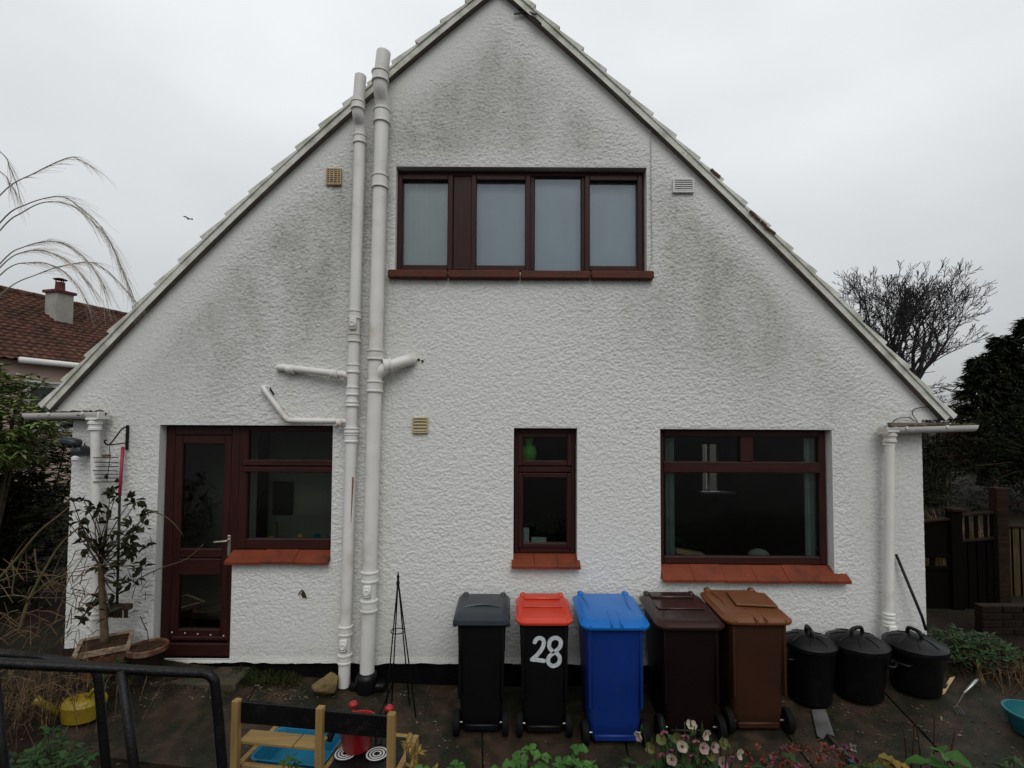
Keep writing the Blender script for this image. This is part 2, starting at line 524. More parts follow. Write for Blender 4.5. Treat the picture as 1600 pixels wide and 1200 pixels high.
# harled white wall: paint with broad weather stains
def mk_harl():
    m = mk('harling', (0.635, 0.635, 0.612), 0.9, 0.10, 60, bump=0.4, bscale=110, spec=0.2)
    t = m.node_tree
    b = [n for n in t.nodes if n.type == 'BSDF_PRINCIPLED'][0]
    src = b.inputs['Base Color'].links[0].from_socket
    tc = [n for n in t.nodes if n.type == 'TEX_COORD'][0]
    mp = t.nodes.new('ShaderNodeMapping')
    mp.inputs['Scale'].default_value = (1.25, 1.0, 0.55)
    t.links.new(tc.outputs['Object'], mp.inputs[0])
    n1 = t.nodes.new('ShaderNodeTexNoise')
    n1.inputs['Scale'].default_value = 1.5
    n1.inputs['Detail'].default_value = 9
    n1.inputs['Roughness'].default_value = 0.68
    t.links.new(mp.outputs[0], n1.inputs['Vector'])
    r1 = t.nodes.new('ShaderNodeMapRange')
    r1.interpolation_type = 'SMOOTHSTEP'
    r1.inputs['From Min'].default_value = 0.16
    r1.inputs['From Max'].default_value = 0.80
    t.links.new(n1.outputs[0], r1.inputs['Value'])
    # the gable is more weathered than the ground floor
    sx = t.nodes.new('ShaderNodeAttribute')
    sx.attribute_name = 'weather'
    r2 = t.nodes.new('ShaderNodeMapRange')
    r2.interpolation_type = 'SMOOTHSTEP'
    r2.inputs['From Min'].default_value = 0.0
    r2.inputs['From Max'].default_value = 1.0
    r2.inputs['To Min'].default_value = 0.0
    r2.inputs['To Max'].default_value = 1.0
    t.links.new(sx.outputs['Fac'], r2.inputs['Value'])
    mu = t.nodes.new('ShaderNodeMath')
    mu.operation = 'MULTIPLY'
    t.links.new(r1.outputs[0], mu.inputs[0])
    t.links.new(r2.outputs[0], mu.inputs[1])
    mixc = t.nodes.new('ShaderNodeMix')
    mixc.data_type = 'RGBA'
    t.links.new(mu.outputs[0], mixc.inputs['Factor'])
    t.links.new(src, mixc.inputs['A'])
    mixc.inputs['B'].default_value = (0.30, 0.30, 0.275, 1)
    # fine dark lichen specks
    n3 = t.nodes.new('ShaderNodeTexNoise')
    n3.inputs['Scale'].default_value = 30
    n3.inputs['Detail'].default_value = 4
    t.links.new(tc.outputs['Object'], n3.inputs['Vector'])
    r3 = t.nodes.new('ShaderNodeMapRange')
    r3.inputs['From Min'].default_value = 0.54
    r3.inputs['From Max'].default_value = 0.66
    r3.inputs['To Max'].default_value = 0.62
    t.links.new(n3.outputs[0], r3.inputs['Value'])
    m3 = t.nodes.new('ShaderNodeMath')
    m3.operation = 'MULTIPLY'
    t.links.new(r3.outputs[0], m3.inputs[0])
    a3 = t.nodes.new('ShaderNodeMath')
    a3.operation = 'ADD'
    a3.inputs[1].default_value = 0.12
    t.links.new(mu.outputs[0], a3.inputs[0])
    t.links.new(a3.outputs[0], m3.inputs[1])
    mix2 = t.nodes.new('ShaderNodeMix')
    mix2.data_type = 'RGBA'
    t.links.new(m3.outputs[0], mix2.inputs['Factor'])
    t.links.new(mixc.outputs['Result'], mix2.inputs['A'])
    mix2.inputs['B'].default_value = (0.13, 0.13, 0.10, 1)
    t.links.new(mix2.outputs['Result'], b.inputs['Base Color'])
mk_harl()

# ================================================================== ground
def build_ground():
    xs = [-300, -120, -60, -30, -16, -10, -8, -7] + list(np.arange(-6, 6.01, 0.1)) + [7, 8, 10, 16, 30, 60, 120, 300]
    ys = [-300, -120, -60, -30, -16, -10, -8, -7] + list(np.arange(-6, 0.41, 0.08)) + [1, 2, 4, 8, 16, 30, 60, 120, 300]
    rg = np.random.RandomState(3)
    nz = rg.normal(0, 0.007, (len(xs), len(ys)))
    vs = [(x, y, gz(x, y) + (nz[i, j] if -6 < x < 6 and -6 < y < 0.1 else 0)) for i, x in enumerate(xs) for j, y in enumerate(ys)]
    n = len(ys)
    fs = [(i * n + j, (i + 1) * n + j, (i + 1) * n + j + 1, i * n + j + 1) for i in range(len(xs) - 1) for j in range(n - 1)]
    m = MB()
    m.v, m.f = vs, fs
    return m.build('ground', 'soil', smooth=True, kind='structure')
build_ground()

# concrete path along the house in large slabs with open joints
path = bpy.data.objects.new('path', None)
COL.objects.link(path)
path['kind'] = 'structure'
TOP = 0.03
def G(x, y):
    return gz(x, y) + TOP
def build_path():
    seams = [-3.55, -2.35, -1.12, -0.28, 0.98, 2.2, 3.3, 4.6]
    for i in range(len(seams) - 1):
        x0, x1 = seams[i] + 0.008, seams[i + 1] - 0.008
        k0, k1 = (0.10 if i % 2 else -0.07), (0.10 if (i + 1) % 2 else -0.07)
        yb, yf = -0.012, (-1.30 if i else -1.05)
        nx, ny = 10, 9
        m = MB()
        vs, fs = [], []
        for a in range(nx + 1):
            for b_ in range(ny + 1):
                v = b_ / ny
                y = yf + (yb - yf) * v
                u = a / nx
                xx = (x0 + k0 * (1 - v) * (i > 0)) * (1 - u) + (x1 + k1 * (1 - v) * (i < len(seams) - 2)) * u
                e = 0.008 if a in (0, nx) or b_ in (0, ny) else 0
                vs.append((xx, y, G(xx, y) - e + rnd(-.0015, .0015)))
        N = ny + 1
        for a in range(nx):
            for b_ in range(ny):
                fs.append((a * N + b_, (a + 1) * N + b_, (a + 1) * N + b_ + 1, a * N + b_ + 1))
        # skirt
        edge = [a * N for a in range(nx + 1)] + [nx * N + b_ for b_ in range(1, N)] + [a * N + ny for a in range(nx - 1, -1, -1)] + [b_ for b_ in range(ny - 1, 0, -1)]
        o = len(vs)
        vs += [(vs[e][0], vs[e][1], vs[e][2] - 0.06) for e in edge]
        for k in range(len(edge)):
            k2 = (k + 1) % len(edge)
            fs.append((edge[k], o + k, o + k2, edge[k2]))
        m.add(vs, fs)
        m.build('paving_slab', 'paving', path, auto=40)
build_path()

# ================================================================== the house
house = thing('house', 'white harled house with a steep gable and dark red windows', 'house')
XL, XR = PX(109, 800), PX(1443, 800)
VY = -0.07                                   # face of the verge
VL_px = [(77, 641), (128, 587), (174, 535), (212, 494), (295, 413), (400, 314), (480, 238), (552, 169), (608, 119), (680, 61), (755, 0)]
VR_px = [(1478, 655), (1456, 634), (1371, 548), (1287, 460), (1214, 387), (1137, 310), (1060, 235), (975, 157), (890, 78), (801, 0)]
def fit_side(px):
    """the roof slope as a gentle even curve through the surveyed points"""
    pts = [P(x, y, VY) for x, y in px]
    c = np.polyfit([p.x for p in pts], [p.z for p in pts], 2)
    return c, pts[0].x
cL, xTipL = fit_side(VL_px)
cR, xTipR = fit_side(VR_px)
dq = cL - cR
rts = np.roots(dq)
XA = float([r_.real for r_ in rts if abs(r_.real) < 1.0][0])
def ztop(x):
    return float(np.polyval(cL, x)) if x < XA else float(np.polyval(cR, x))
EZ = 0.5 * (ztop(xTipL) + ztop(xTipR))

def rect(xl, xr, yt, yb, Y=0.0):
    return (PX(xl, (yt + yb) / 2, Y), PX(xr, (yt + yb) / 2, Y), P((xl + xr) / 2, yb, Y).z, P((xl + xr) / 2, yt, Y).z)
O_UP = rect(618, 1010.5, 261, 426)
O_DR = rect(244, 363.5, 664, 1030)
O_KW = rect(363.5, 518.5, 664, 862)
O_KW = (O_DR[1], O_KW[1], O_KW[2], O_DR[3])
O_SM = rect(802.5, 902, 669, 868)
O_BG = rect(1032, 1301.5, 671, 886)
SF_KW, SF_SM, SF_BG = PZ(877, 437, -.07), PZ(884, 852, -.07), PZ(906, 1170, -.07)   # front edges of the sills
def lowered(o, z): return (o[0], o[1], z - .02, o[3])
OPEN = [O_UP, O_DR, lowered(O_KW, SF_KW), lowered(O_SM, SF_SM), lowered(O_BG, SF_BG)]
ZB = PZ(1036, 660)                           # foot of the harling, above the black plinth

def build_wall():
    st = 0.0075
    ztopmax = ztop(XA)
    XO0, XO1 = xTipL + .02, xTipR - .02
    xs = np.arange(XO0, XO1 + st / 2, (XO1 - XO0) / round((XO1 - XO0) / st))
    for v in (XL, XR):
        xs[np.argmin(abs(xs - v))] = v
    zs = np.arange(ZB, ztopmax + 0.02, st)
    for o in OPEN:
        for v in o[:2]:
            xs[np.argmin(abs(xs - v))] = v
        for v in o[2:]:
            zs[np.argmin(abs(zs - v))] = v
    nx, nz = len(xs), len(zs)
    rg = np.random.RandomState(11)
    # thrown harling: band-passed noise, blobs a little wider than high
    def field(wx, wz, seed):
        r_ = np.random.RandomState(seed).normal(0, 1, (nx, nz))
        fx = np.fft.fftfreq(nx)[:, None]
        fz = np.fft.fftfreq(nz)[None, :]
        g = np.exp(-2 * (math.pi ** 2) * ((fx * wx) ** 2 + (fz * wz) ** 2))
        a = np.real(np.fft.ifft2(np.fft.fft2(r_) * g))
        return (a - a.mean()) / a.std()
    a = field(0.88, 0.6, 1) - 0.4 * field(1.8, 1.25, 2)
    b = field(0.65, 0.55, 3)
    d = 0.5 + 0.5 * np.tanh(1.9 * a + .25 - .3 * field(9, 9, 8))
    amp = 0.84 + 0.16 * np.clip(field(60, 60, 5) + 0.3, -1, 1)
    disp = 0.0052 * d * amp + 0.0014 * b + 0.0022 * field(50, 60, 6)
    disp = np.clip(disp, -0.002, 0.03)
    # smooth plastered margins round the openings and up the verge
    X, Z = np.meshgrid(xs, zs, indexing='ij')
    # trowelled flatter by the right corner and low down
    rr_ = np.clip((X - O_BG[1] - .05) / .25, 0, 1) * np.clip((2.75 - Z) / .3, 0, 1)
    lw_ = np.clip((1.0 - Z) / .5, 0, 1) * .45
    disp = disp * (1 - np.maximum(rr_ * .55, lw_))
    for o in OPEN:
        dx = np.maximum(np.maximum(o[0] - X, X - o[1]), 0)
        dz = np.maximum(np.maximum(o[2] - Z, Z - o[3]), 0)
        dist = np.hypot(dx, dz)
        disp *= np.clip(dist / 0.02, 0.0, 1)
    tops = np.array([ztop(x) for x in xs])
    # weathering runs in a belt a hand's breadth inside each verge and over the gable head
    fall = (tops[:, None] - Z) * 0.72
    sst = lambda v: np.clip(v, 0, 1) ** 2 * (3 - 2 * np.clip(v, 0, 1))
    wth = sst((fall - .06) / .45) * (1 - .88 * sst((fall - .7) / 1.9))
    wth = (.80 - .10 * np.sin(X * 1.3 + 1.0)) * wth * (.45 + .55 * sst((Z - 2.2) / 2.2))
    up0 = O_UP
    dw = np.hypot(np.maximum(np.maximum(up0[0] - X, X - up0[1]), 0), np.maximum(np.maximum(up0[2] - Z, Z - up0[3]), 0))
    wth = wth * (.45 + .55 * sst(dw / .3))
    wth = np.maximum(wth, .30 * sst(1 - (Z - ZB) / .35))
    mk_ = np.clip((tops[:, None] - Z - 0.04) / 0.22, 0.12, 1)
    disp *= mk_
    bellm = np.clip(1 - (Z - ZB) / 0.06, 0, 1)
    disp = disp + 0.012 * bellm * (1 if True else 0)
    # slight uneven foot
    Zf = Z.copy()
    fz_ = np.convolve(rg.normal(0, 1, nx + 24), np.hanning(25), 'valid')
    Zf[:, 0] += 0.005 * fz_ / fz_.std()
    vs = np.stack([X, -disp, Zf], -1).reshape(-1, 3)
    cx = (xs[:-1] + xs[1:]) / 2
    cz = (zs[:-1] + zs[1:]) / 2
    CX, CZ = np.meshgrid(cx, cz, indexing='ij')
    keep = CZ < np.array([ztop(x) for x in cx])[:, None] + 0.03
    keep &= ((CX > XL) & (CX < XR)) | (CZ > EZ - .02)
    for o in OPEN:
        keep &= ~((CX > o[0]) & (CX < o[1]) & (CZ > o[2]) & (CZ < o[3]))
    ii, jj = np.nonzero(keep)
    q = np.stack([ii * nz + jj, (ii + 1) * nz + jj, (ii + 1) * nz + jj + 1, ii * nz + jj + 1], -1)
    used = np.unique(q)
    remap = -np.ones(nx * nz, int)
    remap[used] = np.arange(len(used))
    q = remap[q]
    vs = vs[used]
    wth = wth.reshape(-1)[used]
    me = bpy.data.meshes.new('wall')
    me.vertices.add(len(vs))
    me.vertices.foreach_set('co', vs.ravel())
    me.loops.add(q.size)
    me.loops.foreach_set('vertex_index', q.ravel())
    me.polygons.add(len(q))
    me.polygons.foreach_set('loop_start', np.arange(0, q.size, 4))
    me.polygons.foreach_set('loop_total', np.full(len(q), 4))
    me.polygons.foreach_set('use_smooth', np.ones(len(q), bool))
    me.update(calc_edges=True)
    me.attributes.new('weather', 'FLOAT', 'POINT').data.foreach_set('value', wth.astype(np.float32))
    o = bpy.data.objects.new('wall', me)
    COL.objects.link(o)
    me.materials.append(MATS['harling'])
    o.parent = house
    return o
wall = build_wall()

HD = 4.2                                      # depth of the house
m = MB()                                      # reveals of the openings
def reveal(o, bottom=True, left=True, right=True, dep=0.24):
    x0, x1, z0, z1 = o
    if left: m.add([(x0, 0, z0), (x0, dep, z0), (x0, dep, z1), (x0, 0, z1)], [(0, 1, 2, 3)])
    if right: m.add([(x1, 0, z0), (x1, 0, z1), (x1, dep, z1), (x1, dep, z0)], [(0, 1, 2, 3)])
    m.add([(x0, 0, z1), (x0, dep, z1), (x1, dep, z1), (x1, 0, z1)], [(0, 1, 2, 3)])
    if bottom: m.add([(x0, 0, z0), (x1, 0, z0), (x1, dep, z0), (x0, dep, z0)], [(0, 1, 2, 3)])
reveal(O_UP); reveal(OPEN[3]); reveal(OPEN[4])
reveal(O_DR, right=False); reveal(OPEN[2], left=False)
m.add([(O_DR[1], 0, O_DR[2]), (O_DR[1], 0, OPEN[2][2]), (O_DR[1], .24, OPEN[2][2]), (O_DR[1], .24, O_DR[2])], [(0, 1, 2, 3)])
m.build('reveal', 'harling', house, recalc=False, split=True)
# side and back walls, floors and partitions
m = MB()
def yzquad(x, y0, y1, z0, z1):
    m.add([(x, y0, z0), (x, y1, z0), (x, y1, z1), (x, y0, z1)], [(0, 1, 2, 3)])
yzquad(XL, 0, HD, 0, EZ); yzquad(XR, 0, HD, 0, EZ)
BW = (PX(1096, 727, HD), PX(1119, 727, HD), PZ(765, 1107, HD), PZ(694, 1107, HD))   # small window in the far wall
gp = [(XL, 0), (BW[0], 0), (BW[0], EZ), (XL, EZ)]
def xzq(x0, x1, z0, z1, y=HD):
    m.add([(x0, y, z0), (x1, y, z0), (x1, y, z1), (x0, y, z1)], [(0, 1, 2, 3)])
xzq(XL, BW[0], 0, EZ); xzq(BW[1], XR, 0, EZ); xzq(BW[0], BW[1], 0, BW[2]); xzq(BW[0], BW[1], BW[3], EZ)
n_ = 16
prof = [(XL + (XR - XL) * k / n_, ztop(XL + (XR - XL) * k / n_)) for k in range(n_ + 1)]
m.add([(x, HD, z) for x, z in prof] + [(XR, HD, EZ), (XL, HD, EZ)], [tuple(range(n_ + 3))])
m.build('side_wall', 'harling', house, recalc=False)
m = MB()
def slab(x0, x1, y0, y1, z):
    m.add([(x0, y0, z), (x1, y0, z), (x1, y1, z), (x0, y1, z)], [(0, 1, 2, 3)])
slab(XL + .02, XR - .02, 0.25, HD - .02, 0.30); slab(XL + .02, XR - .02, 0.25, HD - .02, 2.72); slab(XL + .02, XR - .02, 0.25, HD - .02, 3.1)
for x in (PX(560, 700), PX(960, 700)):
    yzquad(x, 0.25, HD - .02, .3, 2.72)
yzquad(XR - .05, 0.25, HD - .05, .3, 2.72)
yzquad(XL + .05, 0.25, HD - .05, .3, 2.72)
for (xa_, xb_, za_, zb_) in ((XL + .05, BW[0], .3, 2.72), (BW[1], XR - .05, .3, 2.72), (BW[0], BW[1], .3, BW[2]), (BW[0], BW[1], BW[3], 2.72)):
    m.add([(xa_, HD - .05, za_), (xb_, HD - .05, za_), (xb_, HD - .05, zb_), (xa_, HD - .05, zb_)], [(0, 1, 2, 3)])
m.build('inner_wall', 'room', house, recalc=False)
m = MB()
m.add([(PX(328, 700), 1.2, .3), (PX(560, 700) - .01, 1.2, .3), (PX(560, 700) - .01, 1.2, 2.72), (PX(328, 700), 1.2, 2.72)], [(0, 1, 2, 3)])
m.add([(XL + .03, .9, .3), (PX(330, 700), .9, .3), (PX(330, 700), .9, 2.72), (XL + .03, .9, 2.72)], [(0, 1, 2, 3)])
m.build('kitchen_wall', 'room_light', house, recalc=False, split=True)
# black plinth
m = MB()
m.box((XL + .01, 0.012, -0.4), (O_DR[0], 0.2, ZB + .02))
m.box((O_DR[1], 0.012, -0.4), (XR - .01, 0.2, ZB + .02))
m.box((O_DR[0], 0.02, -0.4), (O_DR[1], 0.2, O_DR[2]))
m.build('plinth', 'plinth', house)

# ---------------------------------------------------------------- roof: slopes, mortar band, stepped verge tiles
roof = bpy.data.objects.new('roof', None)
COL.objects.link(roof)
roof.parent = house
def slope_samples(side, n=60):
    x0 = xTipL if side < 0 else xTipR
    xs = [x0 + (XA - x0) * k / n for k in range(n + 1)]
    return [Vector((x, 0, ztop(x))) for x in xs]
def offs(pts, side, d):
    out = []
    for i, p in enumerate(pts):
        t_ = (pts[min(i + 1, len(pts) - 1)] - pts[max(i - 1, 0)]).normalized()
        nrm = Vector((-t_.z, 0, t_.x)) * (1 if side < 0 else -1)
        out.append(p + nrm * d)
    return out
for side in (-1, 1):
    pts = slope_samples(side)
    up_ = offs(pts, side, 0.068)
    m = MB()
    for i in range(len(pts) - 1):
        a, b, c, d = pts[i], pts[i + 1], up_[i + 1], up_[i]
        m.add([(a.x, VY, a.z), (b.x, VY, b.z), (c.x, VY, c.z), (d.x, VY, d.z)], [(0, 1, 2, 3)])
        if i == 0:
            m.add([(a.x, VY, a.z), (d.x, VY, d.z), (d.x, .4, d.z), (a.x, .4, a.z)], [(0, 1, 2, 3)])
    m.build('verge_band', 'verge_paint', roof, recalc=False, smooth=False)
    m = MB()
    lo = offs(pts, side, 0.0)
    for i in range(len(pts) - 1):
        a, b = lo[i], lo[i + 1]
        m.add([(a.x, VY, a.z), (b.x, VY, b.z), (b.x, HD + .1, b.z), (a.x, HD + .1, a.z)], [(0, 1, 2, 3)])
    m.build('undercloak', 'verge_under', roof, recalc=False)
    # arc-length tiles
    base = offs(pts, side, 0.062)
    L = [0]
    for i in range(len(base) - 1):
        L.append(L[-1] + (base[i + 1] - base[i]).length)
    def at(s_):
        s_ = max(0, min(L[-1] - 1e-6, s_))
        for i in range(len(L) - 1):
            if L[i + 1] >= s_:
                return base[i].lerp(base[i + 1], (s_ - L[i]) / (L[i + 1] - L[i]))
    gauge, s_ = 0.318, -0.03
    cov = MB()
    k = 0
    while s_ < L[-1]:
        a, b = at(max(0, s_)), at(min(L[-1], s_ + gauge + 0.05))
        t_ = (b - a).normalized()
        if s_ < 0:
            a = a - t_ * 0.03
        nrm = Vector((-t_.z, 0, t_.x)) * (1 if side < 0 else -1)
        th, lift = 0.034, 0.046 + rnd(-.004, .005)
        y0 = VY - 0.012 + rnd(-.006, .006)
        e = rnd(-.006, .006)
        p0, p1, p2, p3 = a - nrm * .004, b - nrm * .006, b + nrm * .006, a + t_ * e + nrm * (lift)
        m = MB()
        for (ya, yb_) in ((y0, 0.35),):
            vs = [(p.x, ya, p.z) for p in (p0, p1, p2, p3)] + [(p.x, yb_, p.z) for p in (p0, p1, p2, p3)]
            m.add(vs, [(0, 1, 2, 3), (4, 7, 6, 5), (0, 4, 5, 1), (1, 5, 6, 2), (2, 6, 7, 3), (3, 7, 4, 0)])
        m.build('verge_tile', 'verge_paint', roof)
        vs = [(p.x, 0.352, p.z) for p in (p0, p1, p2, p3)] + [(p.x, HD + .1, p.z) for p in (p0, p1, p2, p3)]
        cov.add(vs, [(0, 1, 2, 3), (4, 7, 6, 5), (0, 4, 5, 1), (1, 5, 6, 2), (2, 6, 7, 3), (3, 7, 4, 0)])
        s_ += gauge
        k += 1
    tag(cov.build('tile_course', 'roof_tile', roof), kind='stuff')
# a broken run of mortar low on the right verge, moss on the tips
m = MB()
for (x, y) in [(1176, 333), (1184, 341), (1193, 349), (1200, 357), (1207, 362), (1115, 268), (1121, 273)]:
    p = P(x, y, VY - .02)
    m.box(p - Vector((.035, .008, .012)), p + Vector((.035, .008, .012)), .004, rot=Matrix.Rotation(R(43 + rnd(-8, 8)), 3, 'Y'))
m.build('bare_mortar', 'roof_tile', roof)

# ---------------------------------------------------------------- windows and door
FY = 0.085                                   # face of the frames
def bar(mb, x0, x1, z0, z1, y0=FY, y1=FY + .07, c=.008):
    mb.box((x0, y0, z0), (x1, y1, z1), c)
def wz(y, x):                                # picture height -> z on the frame plane
    return P(x, y, FY).z
def wx(x, y):
    return P(x, y, FY).x
def window_part(label=None):
    o = bpy.data.objects.new('window', None)
    COL.objects.link(o)
    o.parent = house
    if label: o['label'] = label
    return o
def pane(par, x0, x1, z0, z1, y=FY + .03):
    m = MB()
    m.box((x0 - .004, y, z0 - .004), (x1 + .004, y + .006, z1 + .004))
    return m.build('pane', 'glass', par)
def casement(par, x0, x1, z0, z1, fw=.055, y0=FY - .018, name='casement'):
    m = MB()
    y1 = FY + .045
    bar(m, x0, x0 + fw, z0 + fw * .0, z1, y0, y1)
    bar(m, x1 - fw, x1, z0, z1, y0, y1)
    m.build(name, 'maroon', par, split=True)
    m = MB()
    bar(m, x0 + fw - .004, x1 - fw + .004, z0, z0 + fw, y0 + .001, y1)
    bar(m, x0 + fw - .004, x1 - fw + .004, z1 - fw, z1, y0 + .001, y1)
    m.build(name, 'maroon_h', par, split=True)
    pane(par, x0 + fw, x1 - fw, z0 + fw, z1 - fw)

# upper window: four lights in a wide frame
W = window_part('wide upper window of four lights')
x0, x1, z0, z1 = O_UP
zt, zb = z1 - .03, z0 + .02
fr = MB()
bar(fr, x0 + .012, x1 - .012, z1 - .055, z1 - .004)
bar(fr, x0 + .012, x1 - .012, z0 + .004, z0 + .05)
fr.build('frame', 'maroon_h', W, split=True)
fr = MB()
yy = 340
edges = [wx(v, yy) for v in (617, 700, 708, 742, 748, 826, 832, 910, 922, 1008)]
bar(fr, x0 + .012, x0 + .05, z0 + .05, z1 - .055)
bar(fr, x1 - .05, x1 - .012, z0 + .05, z1 - .055)
bar(fr, edges[2], edges[3], z0 + .05, z1 - .055, FY - .004)
bar(fr, wx(823, yy), wx(836, yy), z0 + .05, z1 - .055, FY + .003)
bar(fr, wx(908, yy), wx(922, yy), z0 + .05, z1 - .055, FY + .003)
fr.build('mullion', 'maroon', W, split=True)
casement(W, wx(620, yy), wx(708, yy), z0 + .04, z1 - .045)
casement(W, wx(736, yy), wx(829, yy), z0 + .04, z1 - .045)
casement(W, wx(913, yy), wx(1004, yy), z0 + .04, z1 - .045)
pane(W, wx(836, yy), wx(907, yy), z0 + .05, z1 - .055)
m = MB()
for a, b in ((608, 700), (701, 812), (813, 921), (922, 1019)):
    xa, xb = PX(a + .5, 430), PX(b, 430)
    d = rnd(-.004, .004)
    m2 = MB()
    m2.box((xa, -0.075 + d, z0 - .075), (xb, .12, z0 + .004), .01)
    m2.build('sill_piece', 'sill_old', W, auto=40)
# small window
def two_light(o, ytr0, ytr1, cx, label):
    W = window_part(label)
    x0, x1, z0, z1 = o
    fr = MB()
    bar(fr, x0 + .01, x0 + .055, z0, z1 - .006)
    bar(fr, x1 - .055, x1 - .01, z0, z1 - .006)
    fr.build('frame', 'maroon', W, split=True)
    fr = MB()
    bar(fr, x0 + .055, x1 - .055, z1 - .06, z1 - .006)
    bar(fr, x0 + .055, x1 - .055, z0, z0 + .06)
    bar(fr, x0 + .05, x1 - .05, wz(ytr1, cx), wz(ytr0, cx), FY - .012)
    fr.build('rail', 'maroon_h', W, split=True)
    return W
W = two_light(O_SM, 729, 738, 850, 'narrow window of two lights')
x0, x1, z0, z1 = O_SM
casement(W, x0 + .04, x1 - .04, wz(728, 850), z1 - .045, .05)
casement(W, x0 + .045, x1 - .045, z0 + .05, wz(739, 850), .048, FY - .012)
def sill(par, xa, xb, zb_, zf, n, yb_=FY - .01, yf=-.075, th=.032):
    """sloping sill of red tiles laid side by side"""
    for k in range(n):
        a, b = xa + (xb - xa) * k / n + .0018, xa + (xb - xa) * (k + 1) / n - .0018
        j = rnd(-.004, .004)
        ring = [(yb_, zb_ + j), (yf + .012, zf + .004 + j), (yf, zf - .006 + j), (yf, zf - th + j), (yf + .02, zf - th + j), (yb_ + .05, zb_ - th + j), (yb_ + .05, zb_ + j)]
        m = MB()
        nn = len(ring)
        m.add([(a, y, z) for y, z in ring] + [(b, y, z) for y, z in ring], [tuple(range(nn))[::-1], tuple(range(nn, 2 * nn))] + [(i, (i + 1) % nn, (i + 1) % nn + nn, i + nn) for i in range(nn)])
        m.build('sill_tile', 'sill_tile', par)
sill(W, PX(799, 885) , PX(906, 885), z0 - .002, SF_SM, 3)
# living room window
W = window_part('large window of one wide pane below two top lights')
x0, x1, z0, z1 = O_BG
fr = MB()
bar(fr, x0 + .01, x0 + .06, z0, z1 - .006)
bar(fr, x1 - .075, x1 - .01, z0, z1 - .006)
fr.build('frame', 'maroon', W, split=True)
fr = MB()
bar(fr, x0 + .06, x1 - .075, z1 - .075, z1 - .006)
bar(fr, x0 + .06, x1 - .075, z0, z0 + .075)
bar(fr, x0 + .055, x1 - .07, wz(739, 1165), wz(722, 1165), FY - .014)
fr.build('rail', 'maroon_h', W, split=True)
fr = MB()
bar(fr, wx(1157, 700), wx(1177, 700), wz(722, 1165), z1 - .07, FY - .006)
fr.build('mullion', 'maroon', W, split=True)
pane(W, x0 + .06, wx(1157, 700), wz(722, 1165), z1 - .075)
pane(W, wx(1177, 700), x1 - .075, wz(722, 1165), z1 - .075)
pane(W, x0 + .06, x1 - .075, z0 + .075, wz(739, 1165))
sill(W, PX(1033, 900), PX(1323, 900), z0 - .002, SF_BG, 6)
# kitchen window beside the door
W = window_part('kitchen window of two lights joined to the door')
x0, x1, z0, z1 = O_KW
fr = MB()
bar(fr, x0 - .005, wx(386, 760), z0, z1 - .006)
bar(fr, x1 - .04, x1 - .008, z0, z1 - .006)
fr.build('frame', 'maroon', W, split=True)
fr = MB()
bar(fr, wx(386, 760), x1 - .04, z1 - .06, z1 - .006)
bar(fr, wx(386, 760), x1 - .04, z0, wz(842, 440))
bar(fr, wx(380, 730), x1 - .02, wz(728, 440), wz(719, 440), FY - .014)
bar(fr, wx(382, 735), x1 - .03, wz(738, 440), wz(729.5, 440), FY - .02)
fr.build('rail', 'maroon_h', W, split=True)
pane(W, wx(386, 700), x1 - .04, wz(719, 440), z1 - .06)
pane(W, wx(386, 760), x1 - .04, wz(842, 440), wz(738, 440))
sill(W, PX(357, 872), PX(516, 872), z0 - .002, SF_KW, 3)
# the door
door = bpy.data.objects.new('door', None)
COL.objects.link(door)
door.parent = house
door['label'] = 'dark red half glazed back door'
x0, x1, z0, z1 = O_DR
fr = MB()
bar(fr, x0 + .005, wx(268, 850), z0, z1 - .006)
bar(fr, wx(358, 850), x1 - .001, z0, z1 - .006, FY - .004)
fr.build('door_frame', 'maroon', door, split=True)
fr = MB()
bar(fr, wx(268, 850), wx(358, 850), z1 - .10, z1 - .006)
bar(fr, x0 + .01, x1 - .005, z0 - .01, wz(1004, 305), FY - .025)
fr.build('door_head', 'maroon_h', door, split=True)
fr = MB()
bar(fr, wx(268, 850), wx(280, 850), wz(1003, 305), z1 - .10, FY + .005)
bar(fr, wx(346, 850), wx(358, 850), wz(1003, 305), z1 - .10, FY + .005)
fr.build('stile', 'maroon', door, split=True)
fr = MB()
xa, xb = wx(280, 850), wx(346, 850)
bar(fr, xa, xb, wz(694, 310), z1 - .10, FY + .006)
bar(fr, xa, xb, wz(872, 310), wz(858, 310), FY + .006)
bar(fr, xa, xb, wz(899, 310), wz(873, 310), FY + .000)
bar(fr, xa, xb, wz(1003, 310), wz(984, 310), FY + .006)
bar(fr, wx(270, 990), wx(357, 990), wz(1000, 310), wz(994, 310), FY - .018)
fr.build('door_rail', 'maroon_h', door, split=True)
pane(door, xa, xb, wz(858, 310), wz(694, 310))
pane(door, xa, xb, wz(984, 310), wz(899, 310))
m = MB()
hp = P(357, 844, FY - .02)
m.box(hp + Vector((-.02, .012, -.16)), hp + Vector((.014, .03, .045)), .006)
h = m.build('handle_plate', 'brass', door)
m = MB()
m.tube(curve_pts([hp + Vector((-.003, .012, 0)), hp + Vector((-.003, -.03, 0)), hp + Vector((-.03, -.036, -.004)), hp + Vector((-.125, -.036, -.012))], 4), .009, 8)
m.build('door_handle', 'brass', door, smooth=True)
for k in range(5):
    p = P(271 + k * 20, 986.5 + k * 1.4, FY)
    m = MB()
    m.lathe([(.006, 0.004), (.006, -.004), (.003, -.006)], (p.x, p.y - .02, p.z), 8, 'Y')
    m.build('screw_cap', 'white_plastic', door)
